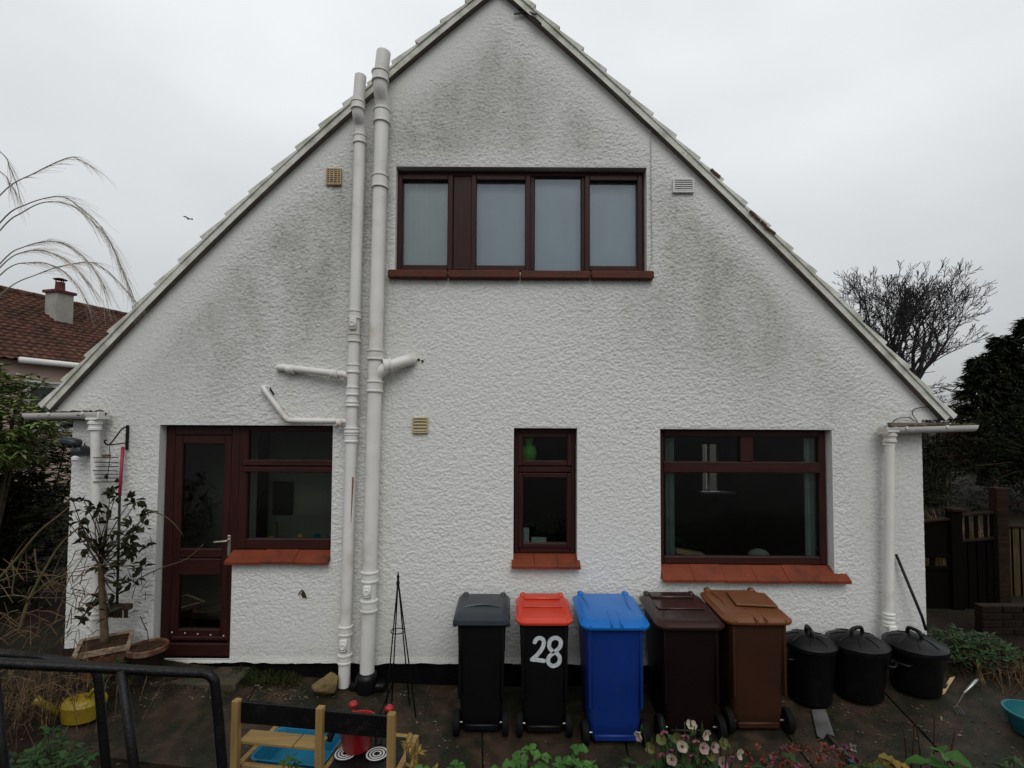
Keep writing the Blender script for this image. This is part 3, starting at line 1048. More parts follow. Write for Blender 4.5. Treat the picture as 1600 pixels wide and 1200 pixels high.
# concrete doorstep
m = MB()
sx0, sx1 = PX(247, 1040, -.2), PX(372, 1040, -.25)
m.box((sx0, -.30, gz(-3, -.3) - .1), (sx1, .018, O_DR[2] - .07), .018)
m.build('doorstep', 'step_stone', house, auto=40)

# ---------------------------------------------------------------- soil pipes
def pipe_part(name, label=None):
    o = bpy.data.objects.new(name, None)
    COL.objects.link(o)
    o.parent = house
    if label: o['label'] = label
    return o
def collar(par, c, r_, h, axis=None):
    """a socket with rolled rims"""
    pr = [(r_ * 1.0, -h / 2), (r_ * 1.24, -h / 2 + .004), (r_ * 1.24, -h / 2 + .016), (r_ * 1.14, -h / 2 + .022), (r_ * 1.14, h / 2 - .022), (r_ * 1.26, h / 2 - .016), (r_ * 1.26, h / 2 - .004), (r_ * 1.0, h / 2)]
    m = MB()
    m.lathe(pr, (0, 0, 0), 18)
    if axis is not None:
        q = Vector((0, 0, 1)).rotation_difference(Vector(axis).normalized())
        m.v = [tuple(q @ Vector(v)) for v in m.v]
    m.v = [(v[0] + c[0], v[1] + c[1], v[2] + c[2]) for v in m.v]
    return m.build('collar', 'white_gloss', par, auto=35)
def hatch(par, c, r_):
    m = MB()
    m.box((c[0] - .036, c[1] - r_ - .022, c[2] - .06), (c[0] + .036, c[1] - r_ + .02, c[2] + .06), .012)
    m.lathe([(.030, .006), (.030, -.008), (.022, -.012), (.018, -.006), (.001, -.006)], (c[0], c[1] - r_ - .022, c[2]), 14, 'Y')
    m.build('access_hatch', 'white_gloss', par, auto=40)

PY_ = -0.115
# narrower left stack
r1 = .054
sp = pipe_part('soil_pipe', 'narrower left hand white soil pipe')
a = P(537.5, 1072, PY_); b = P(563, 205, PY_)
def on1(y):
    """point of the left stack at picture height y"""
    for x in (550,):
        t_ = (y - 205) / (1072 - 205)
    z = P(537 + (563 - 537) * (1 - t_), y, PY_).z
    u_ = (z - a.z) / (b.z - a.z)
    return a.lerp(b, u_)
top = P(563.5, 119, PY_ - .09)
pts = [a, on1(214)] + curve_pts([on1(205), on1(196) + Vector((0, -.02, 0)), on1(188) + Vector((0, -.075, 0)), on1(178) + Vector((0, -.09, 0))], 4)[1:] + [Vector((top.x, PY_ - .09, top.z))]
m = MB()
m.tube(pts, r1, 18)
m.build('pipe_run', 'white_gloss', sp, auto=50)
for y in (175,):
    c = on1(y); collar(sp, (c.x, PY_ - .09, c.z), r1, .085)
for y in (219, 492, 528, 576, 611, 664 + 20, 984, 1028):
    c = on1(y); collar(sp, c, r1, .088, b - a)
for y in (631, 672):
    c = on1(y); collar(sp, c, r1 * 1.05, .055, b - a)
hatch(sp, on1(508), r1); hatch(sp, on1(1005), r1)
# waste branches into it
m = MB()
c0 = on1(588)
e0 = P(436, 574, -.035)
m.tube([c0 + Vector((0, -.0, 0)), c0 + Vector((-.10, .02, .02)), Vector((e0.x + .06, -.05, e0.z - .004)), e0, e0 + Vector((-.01, .06, 0))], .034, 12)
m.build('branch_pipe', 'white_gloss', sp, auto=50)
p_ = P(454, 577, -.05); collar(sp, p_, .037, .075, (1, 0, -.05))
p_ = P(523, 584, -.085); collar(sp, p_, .037, .075, (1, -.15, -.08))
m = MB()
c0 = on1(660)
k0, k1 = P(449, 657, -.05), P(411, 606, -.045)
m.tube([c0] + curve_pts([c0 + Vector((-.12, .03, .012)), k0 + Vector((.06, 0, 0)), k0 + Vector((-.01, 0, .02)), k0.lerp(k1, .3), k1], 4) + [k1 + Vector((-.005, .07, .01))], .026, 12)
m.build('branch_pipe', 'white_gloss', sp, auto=50)
p_ = P(531, 660.5, -.095); collar(sp, p_, .03, .05, (1, -.1, 0))
# pipe clip
m = MB()
p_ = P(420, 611, -.03)
m.tube([p_ + Vector((.0, .03, .03)), p_ + Vector((.03, -.03, .015)), p_ + Vector((.035, .03, -.03))], .008, 6)
m.build('pipe_clip', 'black_iron', sp)
# rust run on the left stack
m = MB()
for k in range(14):
    y = 748 + k * 5
    c = on1(y)
    m.box((c.x + .033, c.y - r1 * .84, c.z - .018), (c.x + .033 + .012 * (1 - k / 16), c.y - r1 * .84 + .014, c.z + .018))
mk('rust', (0.23, 0.11, 0.045), 0.9, 0.4, 20)
m.build('rust_streak', 'rust', sp)
# wider right stack
r2 = .0665
sp2 = pipe_part('soil_pipe', 'wider right hand white soil pipe with a side branch')
PB = -0.125
a2 = P(573.5, 1055, PB); b2 = P(596.5, 190, PB)
def on2(y):
    t_ = (y - 190) / (1055 - 190)
    z = P(573.5 + 23 * (1 - t_), y, PB).z
    return a2.lerp(b2, (z - a2.z) / (b2.z - a2.z))
top = P(599.5, 82, PB - .09)
pts = [a2, on2(182)] + curve_pts([on2(170), on2(160) + Vector((0, -.02, 0)), on2(148) + Vector((0, -.075, 0)), on2(138) + Vector((0, -.09, 0))], 4)[1:] + [Vector((top.x, PB - .09, top.z))]
m = MB()
m.tube(pts, r2, 20)
m.build('pipe_run', 'white_gloss', sp2, auto=50)
c = on2(131); collar(sp2, (c.x, PB - .09, c.z), r2, .105)
for y, h_ in ((183, .14), (285, .13), (555, .10), (604, .11), (900, .10), (945, .11)):
    collar(sp2, on2(y), r2, h_, b2 - a2)
hatch(sp2, on2(921), r2 * 1.05)
m = MB()
c0 = on2(596)
q1 = P(604, 572, PB); q2 = P(640, 562, -.06)
m.tube(curve_pts([c0, c0 + Vector((.03, -.004, .07)), q1 + Vector((0, 0, -.012)), q1 + Vector((.05, .01, .012)), q2], 4) + [q2 + Vector((.02, .1, .005))], .055, 14)
m.build('branch_pipe', 'white_gloss', sp2, auto=50)
collar(sp2, P(606, 571, PB + .004), .058, .075, (1, .2, .22))
m = MB()
m.lathe([(r2 * 1.55, -.13), (r2 * 1.6, -.02), (r2 * 1.35, .02), (r2 * 1.02, .03)], a2 + Vector((0, 0, 0)), 14)
m.box(a2 + Vector((-.16, -.05, -.14)), a2 + Vector((.18, .08, -.06)), .02)
m.build('pipe_boot', 'can_black', sp2, auto=45)

# ---------------------------------------------------------------- gutters and rainwater pipes
def gutter(x_a, x_b, ymid, pipe_px, pipe_r, y_end, lab):
    """return gutter across the foot of the gable with its downpipe; x_a is the outer end"""
    g = pipe_part('gutter', lab)
    Yg = -.115
    za, zb = P(x_a, ymid[0], Yg), P(x_b, ymid[1], Yg)
    m = MB()
    R_, n = .062, 10
    vs, fs = [], []
    for p in (za, zb):
        for rr in (R_, R_ - .006):
            for k in range(n + 1):
                t_ = math.pi + math.pi * k / n
                vs.append((p.x, Yg + rr * math.cos(t_), p.z + rr * math.sin(t_)))
    N = n + 1
    for k in range(n):
        fs += [(k, k + 1, 2 * N + k + 1, 2 * N + k), (N + k, N + k + 1, 3 * N + k + 1, 3 * N + k), (k, k + 1, N + k + 1, N + k), (2 * N + k, 2 * N + k + 1, 3 * N + k + 1, 3 * N + k)]
    for k in (0, n):
        fs.append((k, N + k, 3 * N + k, 2 * N + k))
    m.add(vs, fs)
    # stop end at the downpipe
    sx = 1 if zb.x > za.x else -1
    m.box((zb.x - .004, Yg - .066, zb.z - .068), (zb.x + sx * .012, Yg + .066, zb.z + .004), .003)
    for t_ in (.35, .8):
        p = za.lerp(zb, t_)
        m.box((p.x - .012, Yg - .069, p.z - .02), (p.x + .012, Yg - .06, p.z + .006), .002)
    m.build('gutter_trough', 'white_gloss', g, auto=40)
    # boxed eave behind
    m = MB()
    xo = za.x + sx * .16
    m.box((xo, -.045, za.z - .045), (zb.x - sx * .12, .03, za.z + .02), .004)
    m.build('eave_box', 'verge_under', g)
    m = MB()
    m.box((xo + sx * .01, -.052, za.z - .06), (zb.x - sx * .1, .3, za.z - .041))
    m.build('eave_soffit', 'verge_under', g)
    # mossy lead on top
    m = MB()
    for k in range(34):
        t_ = rnd(0, 1)
        p = za.lerp(zb, t_)
        s_ = rnd(.012, .03)
        m.box((p.x - s_, Yg + rnd(-.045, .04) - s_ * .6, p.z - .03), (p.x + s_, Yg + .02, p.z + rnd(.0, .022)), .006, rot=Matrix.Rotation(rnd(-.5, .5), 3, 'Y'))
    m.build('gutter_moss', 'litter_moss', g, kind='stuff')
    # outlet and downpipe
    c = P(pipe_px[0], pipe_px[1], Yg)
    m = MB()
    m.lathe([(.046, -.10), (.056, -.095), (.056, -.075), (.050, -.07), (.050, -.045), (.060, -.04), (.060, -.02), (.052, -.015), (.052, .01)], (c.x, Yg, c.z), 16)
    m.box((c.x - .055, Yg - .058, c.z - .005), (c.x + .055, Yg + .058, c.z + .02), .006)
    m.build('gutter_outlet', 'white_gloss', g, auto=40)
    e = P(pipe_px[2], y_end, Yg)
    m = MB()
    m.tube([Vector((c.x, Yg + .0, c.z - .05)), Vector((e.x, Yg + .02, e.z))], pipe_r, 14)
    m.build('downpipe', 'white_gloss', g, auto=50)
    return g, c, e
mk('litter_moss', (0.07, 0.055, 0.035), 0.95, 0.5, 20, bump=0.6, col2=(0.05, 0.06, 0.02), c2amt=0.5, c2scale=10)
g, c, e = gutter(44, 161, (646, 644), (149, 656, 149), .038, 1000, 'left hand return gutter and downpipe')
for y in (662, 800, 962):
    t_ = P(149, y, -.115); collar(g, (t_.x, -.105, t_.z), .038, .06)
g, c, e = gutter(1520, 1381, (664, 668), (1390, 675, 1391), .041, 1075, 'right hand return gutter and downpipe')
for y in (692, 962, 975):
    t_ = P(1390, y, -.115); collar(g, (t_.x, -.105, t_.z), .041, .05)
t_ = P(1391, 985, -.115); hatch(g, (t_.x, -.1, t_.z), .047)
# loose cable loop above the right gutter
m = MB()
pl = [(1392, 664), (1400, 655), (1418, 652), (1434, 660), (1426, 648), (1428, 640), (1446, 636), (1470, 636), (1480, 650)]
m.tube(curve_pts([P(x, y, -.03) for x, y in pl], 4), .004, 5)
m.build('loose_cable', 'black_iron', house)
# thin cable clipped to the gable by the upper window
m = MB()
pl = [(993, 160), (1007, 182), (1017, 205), (1017.5, 300), (1019, 380), (1019, 408), (1012, 424)]
m.tube([P(x, y, -.016) for x, y in pl], .0045, 5)
m.build('cable', 'cable_grey', house) if 'cable_grey' in MATS else m.build('cable', mk('cable_grey', (0.42, 0.42, 0.39), 0.6), house)
# black wire hanging at the apex
m = MB()
m.tube(curve_pts([P(803, 22, -.03), P(820, 21, -.04), P(834, 27, -.075), P(846, 38, -.085)], 4), .008, 5)
m.tube(curve_pts([P(811, 15, -.03), P(824, 18, -.06), P(839, 23, -.085)], 4), .006, 5)
m.build('aerial_stub', 'black_iron', house)

# ---------------------------------------------------------------- wall vents
def vent(px, mat, back, bars, vertical=False, lab=None, th=.012):
    x0, x1, z0, z1 = rect(*px)
    v = pipe_part('wall_vent', lab)
    m = MB()
    t_ = min(.018, (x1 - x0) * .1)
    m.box((x0, -.035, z0), (x0 + t_, 0.01, z1), .003); m.box((x1 - t_, -.035, z0), (x1, 0.01, z1), .003)
    m.box((x0 + t_, -.034, z0), (x1 - t_, 0.01, z0 + t_), .003); m.box((x0 + t_, -.034, z1 - t_), (x1 - t_, 0.01, z1), .003)
    m.build('vent_frame', mat, v)
    m = MB()
    m.box((x0 + t_ * .5, -.014, z0 + t_ * .5), (x1 - t_ * .5, .01, z1 - t_ * .5))
    m.build('vent_back', back, v)
    for k in range(bars):
        m = MB()
        zc = z0 + t_ + (z1 - z0 - 2 * t_) * (k + .5) / bars
        hh = (z1 - z0 - 2 * t_) / bars
        m.box((x0 + t_, -.030, zc - hh * .36), (x1 - t_, -.012, zc + hh * .2), .002, rot=Matrix.Rotation(R(-18), 3, 'X'))
        m.build('slat', mat, v)
    if vertical:
        for k in range(1, 4):
            m = MB()
            xc = x0 + (x1 - x0) * k / 4
            m.box((xc - .006, -.032, z0 + t_), (xc + .006, -.014, z1 - t_))
            m.build('slat', mat, v)
vent((511, 535, 265, 291), 'vent_tan', 'vent_dark', 7, True, 'tan grid vent')
vent((645, 669.5, 652, 677), 'cream', 'cream', 4, False, 'cream louvred vent')
vent((1050, 1083, 281, 303), 'white_plastic', 'plinth', 5, False, 'white slatted vent')
# chip in the harling with a root hole below the kitchen sill
m = MB()
p = P(475, 929, -.012)
m.add([p + Vector((-.012, -.004, .045)), p + Vector((.012, -.006, .02)), p + Vector((.03, -.002, -.035)), p + Vector((-.01, -.006, -.03)), p + Vector((-.028, -.002, .0))], [(0, 1, 2, 3, 4)])
m.tube(curve_pts([p + Vector((-.012, -.006, .045)), p + Vector((-.03, -.02, .03)), p + Vector((-.045, -.01, .0))], 3), .006, 5)
m.build('wall_chip', 'twig', house)
m = MB()
for x, y in ((654, 562), (660, 564)):
    p = P(x, y, -.012)
    m.lathe([(.013, .006), (.010, -.006)], p, 8, 'Y')
m.build('screw_hole', 'black_iron', house, split=True)

# ---------------------------------------------------------------- behind the glass
m = MB()
x0, x1, z0, z1 = O_UP
def backing(xa, xb, zl, amp, mat, lab):  # sheets added behind the upper panes to carry their reflected sky grey
    m = MB()
    n = 60
    vs = []
    for k in range(n + 1):
        x = xa + (xb - xa) * k / n
        y = .19 + amp * math.sin(k * 1.1) + amp * .6 * math.sin(k * .37)
        vs += [(x, y, zl), (x, y, z1 - .03)]
    m.add(vs, [(2 * k, 2 * k + 2, 2 * k + 3, 2 * k + 1) for k in range(n)])
    m.build('pane_backing', mat, smooth=True, recalc=False, label=lab, cat='backing')
xm = wx(722, 340)
backing(x0 + .05, xm - .01, z0 + .03, .0012, 'backing_grey', 'grey green sheet added behind the leftmost upper pane')
backing(xm + .01, x1 - .05, z0 + .03, .0015, 'backing', 'pale blue grey sheet added behind the three right upper panes')
for k, (xx, yy, s_, lab) in enumerate(((637, 402, 1.0, 'small white ornament low in the leftmost upper pane'), (693, 402, .7, 'tiny white ornament at the right of the leftmost upper pane'))):
    c = P(xx, yy, .155)
    m = MB()
    m.lathe([(.016 * s_, 0), (.022 * s_, .01), (.014 * s_, .03), (.02 * s_, .05), (.016 * s_, .07), (.004, .08 * s_)], (c.x, .158, z0 + .06), 12)
    m.build('ornament', 'white_plastic', smooth=True, label=lab, cat='ornament')
def curtain(xa, xb, ya, yb, Y, lab):
    x0, x1 = PX(xa, 800, Y), PX(xb, 800, Y)
    z0, z1 = PZ(yb, (xa + xb) / 2, Y), PZ(ya, (xa + xb) / 2, Y)
    n = 40
    vs = []
    for k in range(n + 1):
        u_ = k / n
        y = Y + .022 * math.sin(u_ * 26) + .01 * math.sin(u_ * 9)
        vs += [(x0 + (x1 - x0) * u_, y, z0), (x0 + (x1 - x0) * u_, y + .006 * math.sin(k), z1)]
    m = MB()
    m.add(vs, [(2 * k, 2 * k + 2, 2 * k + 3, 2 * k + 1) for k in range(n)])
    m.build('curtain', 'curtain', smooth=True, recalc=False, label=lab, cat='curtain')
curtain(1040, 1054, 685, 876, .23, 'pale green curtain at the left edge of the large window')
curtain(1258, 1287, 685, 874, .23, 'pale green curtain at the right edge of the large window')
# window boards inside
m = MB()
for o in (O_KW, O_SM, O_BG):
    m.box((o[0] + .02, .16, o[2] - .03), (o[1] - .02, .36, o[2] + .02))
m.build('window_board', 'room_dark', house, split=True)
def board_z(o): return o[2] + .02
# rubber duck, mug, brush pot and others on the kitchen board
def duck(px, lab):
    c = P(px, 830, .24); z = board_z(O_KW)
    d = thing('toy_duck', lab, 'toy')
    m = MB()
    m.lathe([(.02, 0), (.045, .008), (.052, .03), (.04, .055), (.015, .065)], (0, 0, 0), 14)
    m.v = [(v[0] * 1.25 + c.x, v[1] + c.y, v[2] + z) for v in m.v]
    m.build('body', 'duck_yellow', d, smooth=True)
    m = MB()
    m.lathe([(.008, 0), (.024, .01), (.028, .026), (.02, .045), (.006, .052)], (c.x - .03, c.y, z + .05), 12)
    m.build('head', 'duck_yellow', d, smooth=True)
    m = MB()
    m.box((c.x - .075, c.y - .01, z + .065), (c.x - .052, c.y + .01, z + .075), .003)
    m.build('beak', 'red_lid', d)
duck(474, 'yellow toy duck on the sill inside the kitchen window')
def lathe_thing(name, prof, c, mat, lab, cat, seg=14):
    m = MB()
    m.lathe(prof, c, seg)
    return m.build(name, mat, smooth=False, auto=40, label=lab, cat=cat)
c = P(424, 830, .24)
lathe_thing('cup', [(.026, 0), (.032, .07), (.028, .07), (.024, .008)], (c.x, c.y, board_z(O_KW)), 'duck_yellow', 'small cream cup standing left of the toy duck', 'cup')
c = P(496, 830, .24)
lathe_thing('glass_jar', [(.03, 0), (.034, .02), (.030, .08), (.024, .085), (.027, .10)], (c.x, c.y, board_z(O_KW)), 'teal', 'blue glass jar standing right of the toy duck', 'jar')
c = P(487, 834, .20)
lathe_thing('soap_dish', [(.02, 0), (.045, .016), (.04, .018), (.02, .006)], (c.x, c.y, board_z(O_KW)), 'white_plastic', 'shallow white dish between duck and blue jar', 'dish')
c = P(432, 826, .30)
m = MB()
m.tube([Vector((c.x, c.y, board_z(O_KW))), Vector((c.x + .01, c.y, board_z(O_KW) + .16)), Vector((c.x + .012, c.y - .03, board_z(O_KW) + .20)), Vector((c.x + .0, c.y - .09, board_z(O_KW) + .19))], .008, 8)
m.build('kitchen_tap', 'steel', smooth=True, label='steel tap rising behind the kitchen window', cat='tap')
# picture on the kitchen wall
m = MB()
p = P(442, 778, 1.17)
m.box(p - Vector((.12, .02, .20)), p + Vector((.12, .02, .20)), .01)
m.build('wall_picture', 'room_dark', label='dim framed picture hanging on the kitchen wall', cat='picture')
# things on the sill of the narrow window
c = P(822, 850, .22); z = board_z(O_SM)
m = MB()
m.box((c.x - .03, c.y - .02, z + .0), (c.x + .03, c.y + .02, z + .20), .008)
m.box((c.x - .03, c.y - .05, z + .0), (c.x + .08, c.y - .02, z + .04), .01)
m.build('soap_pump', 'mint', label='pale mint bottle inside the narrow window', cat='bottle')
c = P(838, 838, .24)
m = MB()
m.box((c.x - .05, c.y - .02, z), (c.x + .10, c.y + .03, z + .10), .006)
m.build('small_box', 'mint', label='low mint box beside the bottle in the narrow window', cat='box')
c = P(826, 700, .30)  # green shape added behind the glass in place of a reflection
m = MB()
m.lathe([(.03, -.14), (.075, -.12), (.085, -.04), (.07, .02), (.035, .04), (.05, .07), (.06, .11), (.03, .14)], c, 14)
m.build('green_reflection', 'lime', smooth=True, label='bright green shape added as a reflection in the narrow window top light', cat='reflection')
# shapes on the living room sill
c = P(1185, 872, .3); z = board_z(O_BG)
m = MB()
n = 10
m.lathe([(.09, 0), (.085, .03), (.06, .055), (.02, .07)], (0, 0, 0), 14)
m.v = [(v[0] * 1.3 + c.x, v[1] * .7 + c.y, v[2] * 1.2 + z) for v in m.v]
m.build('bowl', 'chimney_wall', smooth=True, label='upturned pale bowl on the large window sill', cat='bowl')
c = P(1075, 868, .34)
m = MB()
m.box((c.x - .14, c.y - .05, z), (c.x + .16, c.y + .06, z + .05), .01, rot=Matrix.Rotation(R(10), 3, 'Y'))
m.build('book_pile', 'wood_block', label='low pale pile at the left of the large window sill', cat='books')
m = MB()
for o_ in ((BW[0], BW[1], BW[2], BW[3]),):
    bar(m, o_[0] + .09, o_[0] + .15, o_[2], o_[3], HD - .02, HD + .03)
    m.box((o_[0] - .1, HD - .25, o_[2] - .05), (o_[1] + .25, HD - .03, o_[2] - .01))
m.build('back_window_frame', 'white_plastic', house)

# ---------------------------------------------------------------- fittings on the wall, left of the door
b = thing('hanging_bracket', 'black scrolled iron basket bracket on the wall left of the door', 'bracket')
m = MB()
t0, t1 = P(199, 664, -.02), P(198, 703, -.02)
m.box((t0.x - .009, -.03, t1.z), (t0.x + .009, -.004, t0.z), .003)
m.build('back_plate', 'black_iron', b)
m = MB()
m.tube(curve_pts([P(197, 667, -.03), P(190, 671, -.09), P(180, 684, -.17), P(173, 693, -.24), P(168, 695, -.26), P(164, 692, -.27), P(164, 688, -.27), P(168, 688, -.26)], 4), .007, 6)
m.tube([P(197, 692, -.03), P(173, 695, -.23)], .006, 6)
m.build('bracket_arm', 'black_iron', b, smooth=True)
fl = thing('security_light', 'grey twin floodlight at the left corner of the white wall', 'light')
c = P(126, 705, -.08)
m = MB()
m.lathe([(.05, .06), (.055, .0), (.05, -.06), (.03, -.075)], c, 16, 'Y')
m.build('base', 'grey_lid', fl, auto=40)
m = MB()
c2 = P(112, 691, -.14)
m.box(c2 + Vector((-.09, -.05, -.03)), c2 + Vector((.07, .06, .04)), .02, rot=Matrix.Rotation(R(12), 3, 'Y'))
m.build('lamp_head', 'grey_lid', fl, auto=40)
m = MB()
c3 = P(118, 712, -.14)
m.lathe([(.01, .0), (.032, -.015), (.032, -.04), (.02, -.052)], c3, 12)
m.build('sensor', 'white_plastic', fl, auto=40)
m = MB()
m.tube([P(132, 692, -.03), P(134, 700, -.03), P(132, 712, -.02)], .006, 5)
m.build('cable', 'black_iron', fl)
rk = thing('wire_rack', 'rack of thin black horizontal wires on the wall below the bracket', 'rack')
for k, (ya, yb_) in enumerate([(715, 715), (722, 723), (729, 729), (735, 736), (741, 741), (747, 747), (753, 753)]):
    m = MB()
    m.tube([P(145 + (k % 3) * 2, ya, -.17 + .002 * k), P(185, yb_, -.05)], .0042, 5)
    m.build('wire', 'black_iron', rk)
m = MB()
m.tube([P(171, 696, -.25), P(172, 716, -.12), P(167, 752, -.1)], .003, 5)
m.build('string', 'black_iron', rk)
m = MB()
p = P(166, 745, -.11)
m.lathe([(.004, -.02), (.016, -.008), (.016, .008), (.004, .02)], p, 10)
p = P(183, 751, -.06)
m.lathe([(.004, -.02), (.018, -.008), (.018, .01), (.004, .02)], p, 10)
m.build('bead', 'black_iron', rk, split=True)
m = MB()
p = P(166, 712, -.2)
m.box(p + Vector((-.04, -.01, -.01)), p + Vector((.035, .02, .012)), .006)
m.build('red_tag', 'roof_tile', rk)
br = thing('broom', 'red and black broom handle leaning on the wall by the door', 'broom')
m = MB()
A, B = P(192, 698, -.04), P(187, 775, -.10)
m.tube([A, B], .014, 10)
m.build('red_sleeve', 'pole_red', br, smooth=True)
C_ = P(184, 900, -.19)
m = MB()
m.tube([B, C_, C_ + (C_ - B) * .35], .011, 8)
m.build('pole', 'black_iron', br, smooth=True)
m = MB()
Cb = C_ + (C_ - B) * .35
m.box(Cb + Vector((-.13, -.03, -.04)), Cb + Vector((.13, .03, .01)), .008)
for k in range(40):
    q = Cb + Vector((rnd(-.12, .12), rnd(-.025, .025), -.04))
    m.box(q + Vector((-.004, -.004, -.07)), q + Vector((.004, .004, 0)))
m.build('broom_head', 'twig', br)

# ================================================================== wheeled bins
def ribbon(mb, pts, wd, th=0.003):
    """flat painted stroke in the x, z plane standing a hair proud of the face"""
    n = len(pts)
    L, Rr = [], []
    for i, p in enumerate(pts):
        t_ = (pts[min(i + 1, n - 1)] - pts[max(i - 1, 0)])
        nn = Vector((-t_.z, 0, t_.x)).normalized() * wd / 2
        L.append(p + nn); Rr.append(p - nn)
    for i in range(n - 1):
        mb.add([L[i], L[i + 1], Rr[i + 1], Rr[i]], [(0, 1, 2, 3)])
    for e in (0, n - 1):
        k = 8
        mb.add([pts[e] + Vector((math.cos(2 * math.pi * j / k) * wd / 2, 0, math.sin(2 * math.pi * j / k) * wd / 2)) for j in range(k)], [tuple(range(k))])

def wheelie(label, xl, xr, ynear, yfar_px, Yn, depth, body, lid, style, group='wheeled bins along the wall', wf=.86):
    """xl, xr, ynear: near lid edge in the photograph; Yn its depth plane"""
    b = thing('wheeled_bin', label, 'wheeled bin', group)
    pl, pr_ = P(xl, ynear, Yn), P(xr, ynear, Yn)
    w_ = pr_.x - pl.x
    cx = (pl.x + pr_.x) / 2
    cy = Yn + depth / 2
    zn = (pl.z + pr_.z) / 2
    zf = zn + .035
    tilt = (zf - zn) / depth
    zl = (zn + zf) / 2
    g0 = G(cx, Yn + .1)
    # body: tapered tub with a rolled rim
    rings = []
    zb = g0 + .05
    N_ = 8
    for k in range(N_ + 1):
        u_ = k / N_
        z = zb + (zl - .05 - zb) * u_
        ww = w_ * (wf - .13 * (1 - u_))
        y_n = Yn + .035 + .035 * (1 - u_)
        y_f = Yn + depth - .03 - .10 * (1 - u_)
        rings.append(rrect(cx, (y_n + y_f) / 2, ww, y_f - y_n, .045, z, 4))
    rings.insert(0, rrect(cx, (Yn + .10 + Yn + depth - .16) / 2, w_ * (wf - .19), depth - .24, .04, zb - .025, 4))
    m = MB()
    m.loft(rings)
    bo = m.build('body', body, b, auto=40)
    def face_y(z):
        u_ = (z - zb) / (zl - .05 - zb)
        return Yn + .035 + .035 * (1 - u_)
    # rim
    m = MB()
    zr = zl - .075
    m.loft([rrect(cx, cy, w_ * wf + .012, depth - .055, .05, zr, 4, tilt), rrect(cx, cy, w_ * (wf + .05), depth - .03, .05, zr + .012, 4, tilt), rrect(cx, cy, w_ * (wf + .05), depth - .03, .05, zr + .04, 4, tilt)])
    m.build('rim', body, b, auto=40)
    # side ribs of the handle side and the moulded foot
    m = MB()
    for s_ in (-1, 1):
        xx = cx + s_ * w_ * (wf / 2 - .055)
        m.box((xx - .012, Yn + .03, zb + .25), (xx + .012, Yn + .06, zr), .004)
    m.box((cx - w_ * .30, Yn + .055, zb - .02), (cx + w_ * .30, Yn + .10, zb + .03), .008)
    m.build('rib', body, b, auto=40, split=True)
    # lid
    m = MB()
    rl = .06
    zs_ = zl - .035
    if style == 'box':
        m.loft([rrect(cx, cy, w_ * .98, depth, rl, zs_ - .028, 4, tilt), rrect(cx, cy, w_, depth + .01, rl, zs_ - .02, 4, tilt), rrect(cx, cy, w_ * .985, depth, rl, zs_ + .012, 4, tilt), rrect(cx, cy + .015, w_ * .91, depth * .88, rl, zs_ + .032, 4, tilt), rrect(cx, cy + .02, w_ * .74, depth * .66, .06, zs_ + .040, 4, tilt)])
    else:
        m.loft([rrect(cx, cy, w_ * .975, depth, rl + .02, zs_ - .022, 5, tilt), rrect(cx, cy, w_, depth + .012, rl + .03, zs_ - .012, 5, tilt), rrect(cx, cy, w_, depth + .012, rl + .03, zs_ + .000, 5, tilt), rrect(cx, cy, w_ * .955, depth - .02, rl + .03, zs_ + .007, 5, tilt), rrect(cx, cy + .005, w_ * .90, depth * .90, rl + .02, zs_ + .026, 5, tilt), rrect(cx, cy + .01, w_ * .80, depth * .76, rl, zs_ + .033, 5, tilt)])
    lo = m.build('lid', lid, b, auto=30)
    def lz(y, h_=0): return zs_ + tilt * (y - cy) + h_
    yf = Yn + depth
    m = MB()
    for s_ in (-1, 1):
        xx = cx + s_ * w_ * .36
        m.box((xx - .028, yf - .075, lz(yf) + .0), (xx + .028, yf - .005, lz(yf) + .047), .014)
    m.build('hinge_lug', lid, b, auto=40, split=True)
    m = MB()
    if style == 'ribbed':
        for xx in (cx - .035, cx + .045):
            m.box((xx - .009, Yn - .012, lz(Yn) - .018), (xx + .009, Yn + .24, lz(Yn) + .042), .006, rot=Matrix.Rotation(R(3), 3, 'X'))
        for s_ in (-1, 1):
            m.tube([(cx + s_ * w_ * .34, yf - .12, lz(yf, .034)), (cx + s_ * w_ * .30, cy + .02, lz(cy, .036)), (cx + s_ * w_ * .36, Yn + .10, lz(Yn, .018)), (cx + s_ * w_ * .36, Yn + .0, lz(Yn, .0))], .011, 6)
        m.build('lid_rib', lid, b, auto=40, split=True)
    elif style == 'panel':
        m.box((cx - w_ * .36, cy - depth * .10, lz(cy, .030)), (cx + w_ * .36, cy + depth * .12, lz(cy, .043)), .006)
        m.box((cx - w_ * .34, yf - .15, lz(yf, .02)), (cx + w_ * .34, yf - .03, lz(yf, .044)), .010)
        m.build('lid_panel', lid, b, auto=40, split=True)
        m = MB()
        m.box((cx - w_ * .40, Yn + .03, lz(Yn, .004)), (cx + w_ * .40, Yn + .06, lz(Yn, .021)), .006)
        m.build('lid_lip', lid, b, auto=40)
    else:
        m.tube(curve_pts([(cx - w_ * .33, cy - .05, lz(cy, .034)), (cx, cy - .02, lz(cy, .046)), (cx + w_ * .33, cy - .05, lz(cy, .034))], 6), .009, 6)
        m.build('lid_rib', lid, b, auto=40, split=True)
        m = MB()
        for s_ in (-1, 1):
            m.box((cx + s_ * w_ * .46 - .02, Yn + .02, lz(Yn, -.05)), (cx + s_ * w_ * .46 + .02, Yn + .14, lz(Yn, .012)), .012)
        m.build('lid_corner', lid, b, auto=40, split=True)
    # wheels and axle on the near side
    ya = Yn + .085
    rw = .098
    m = MB()
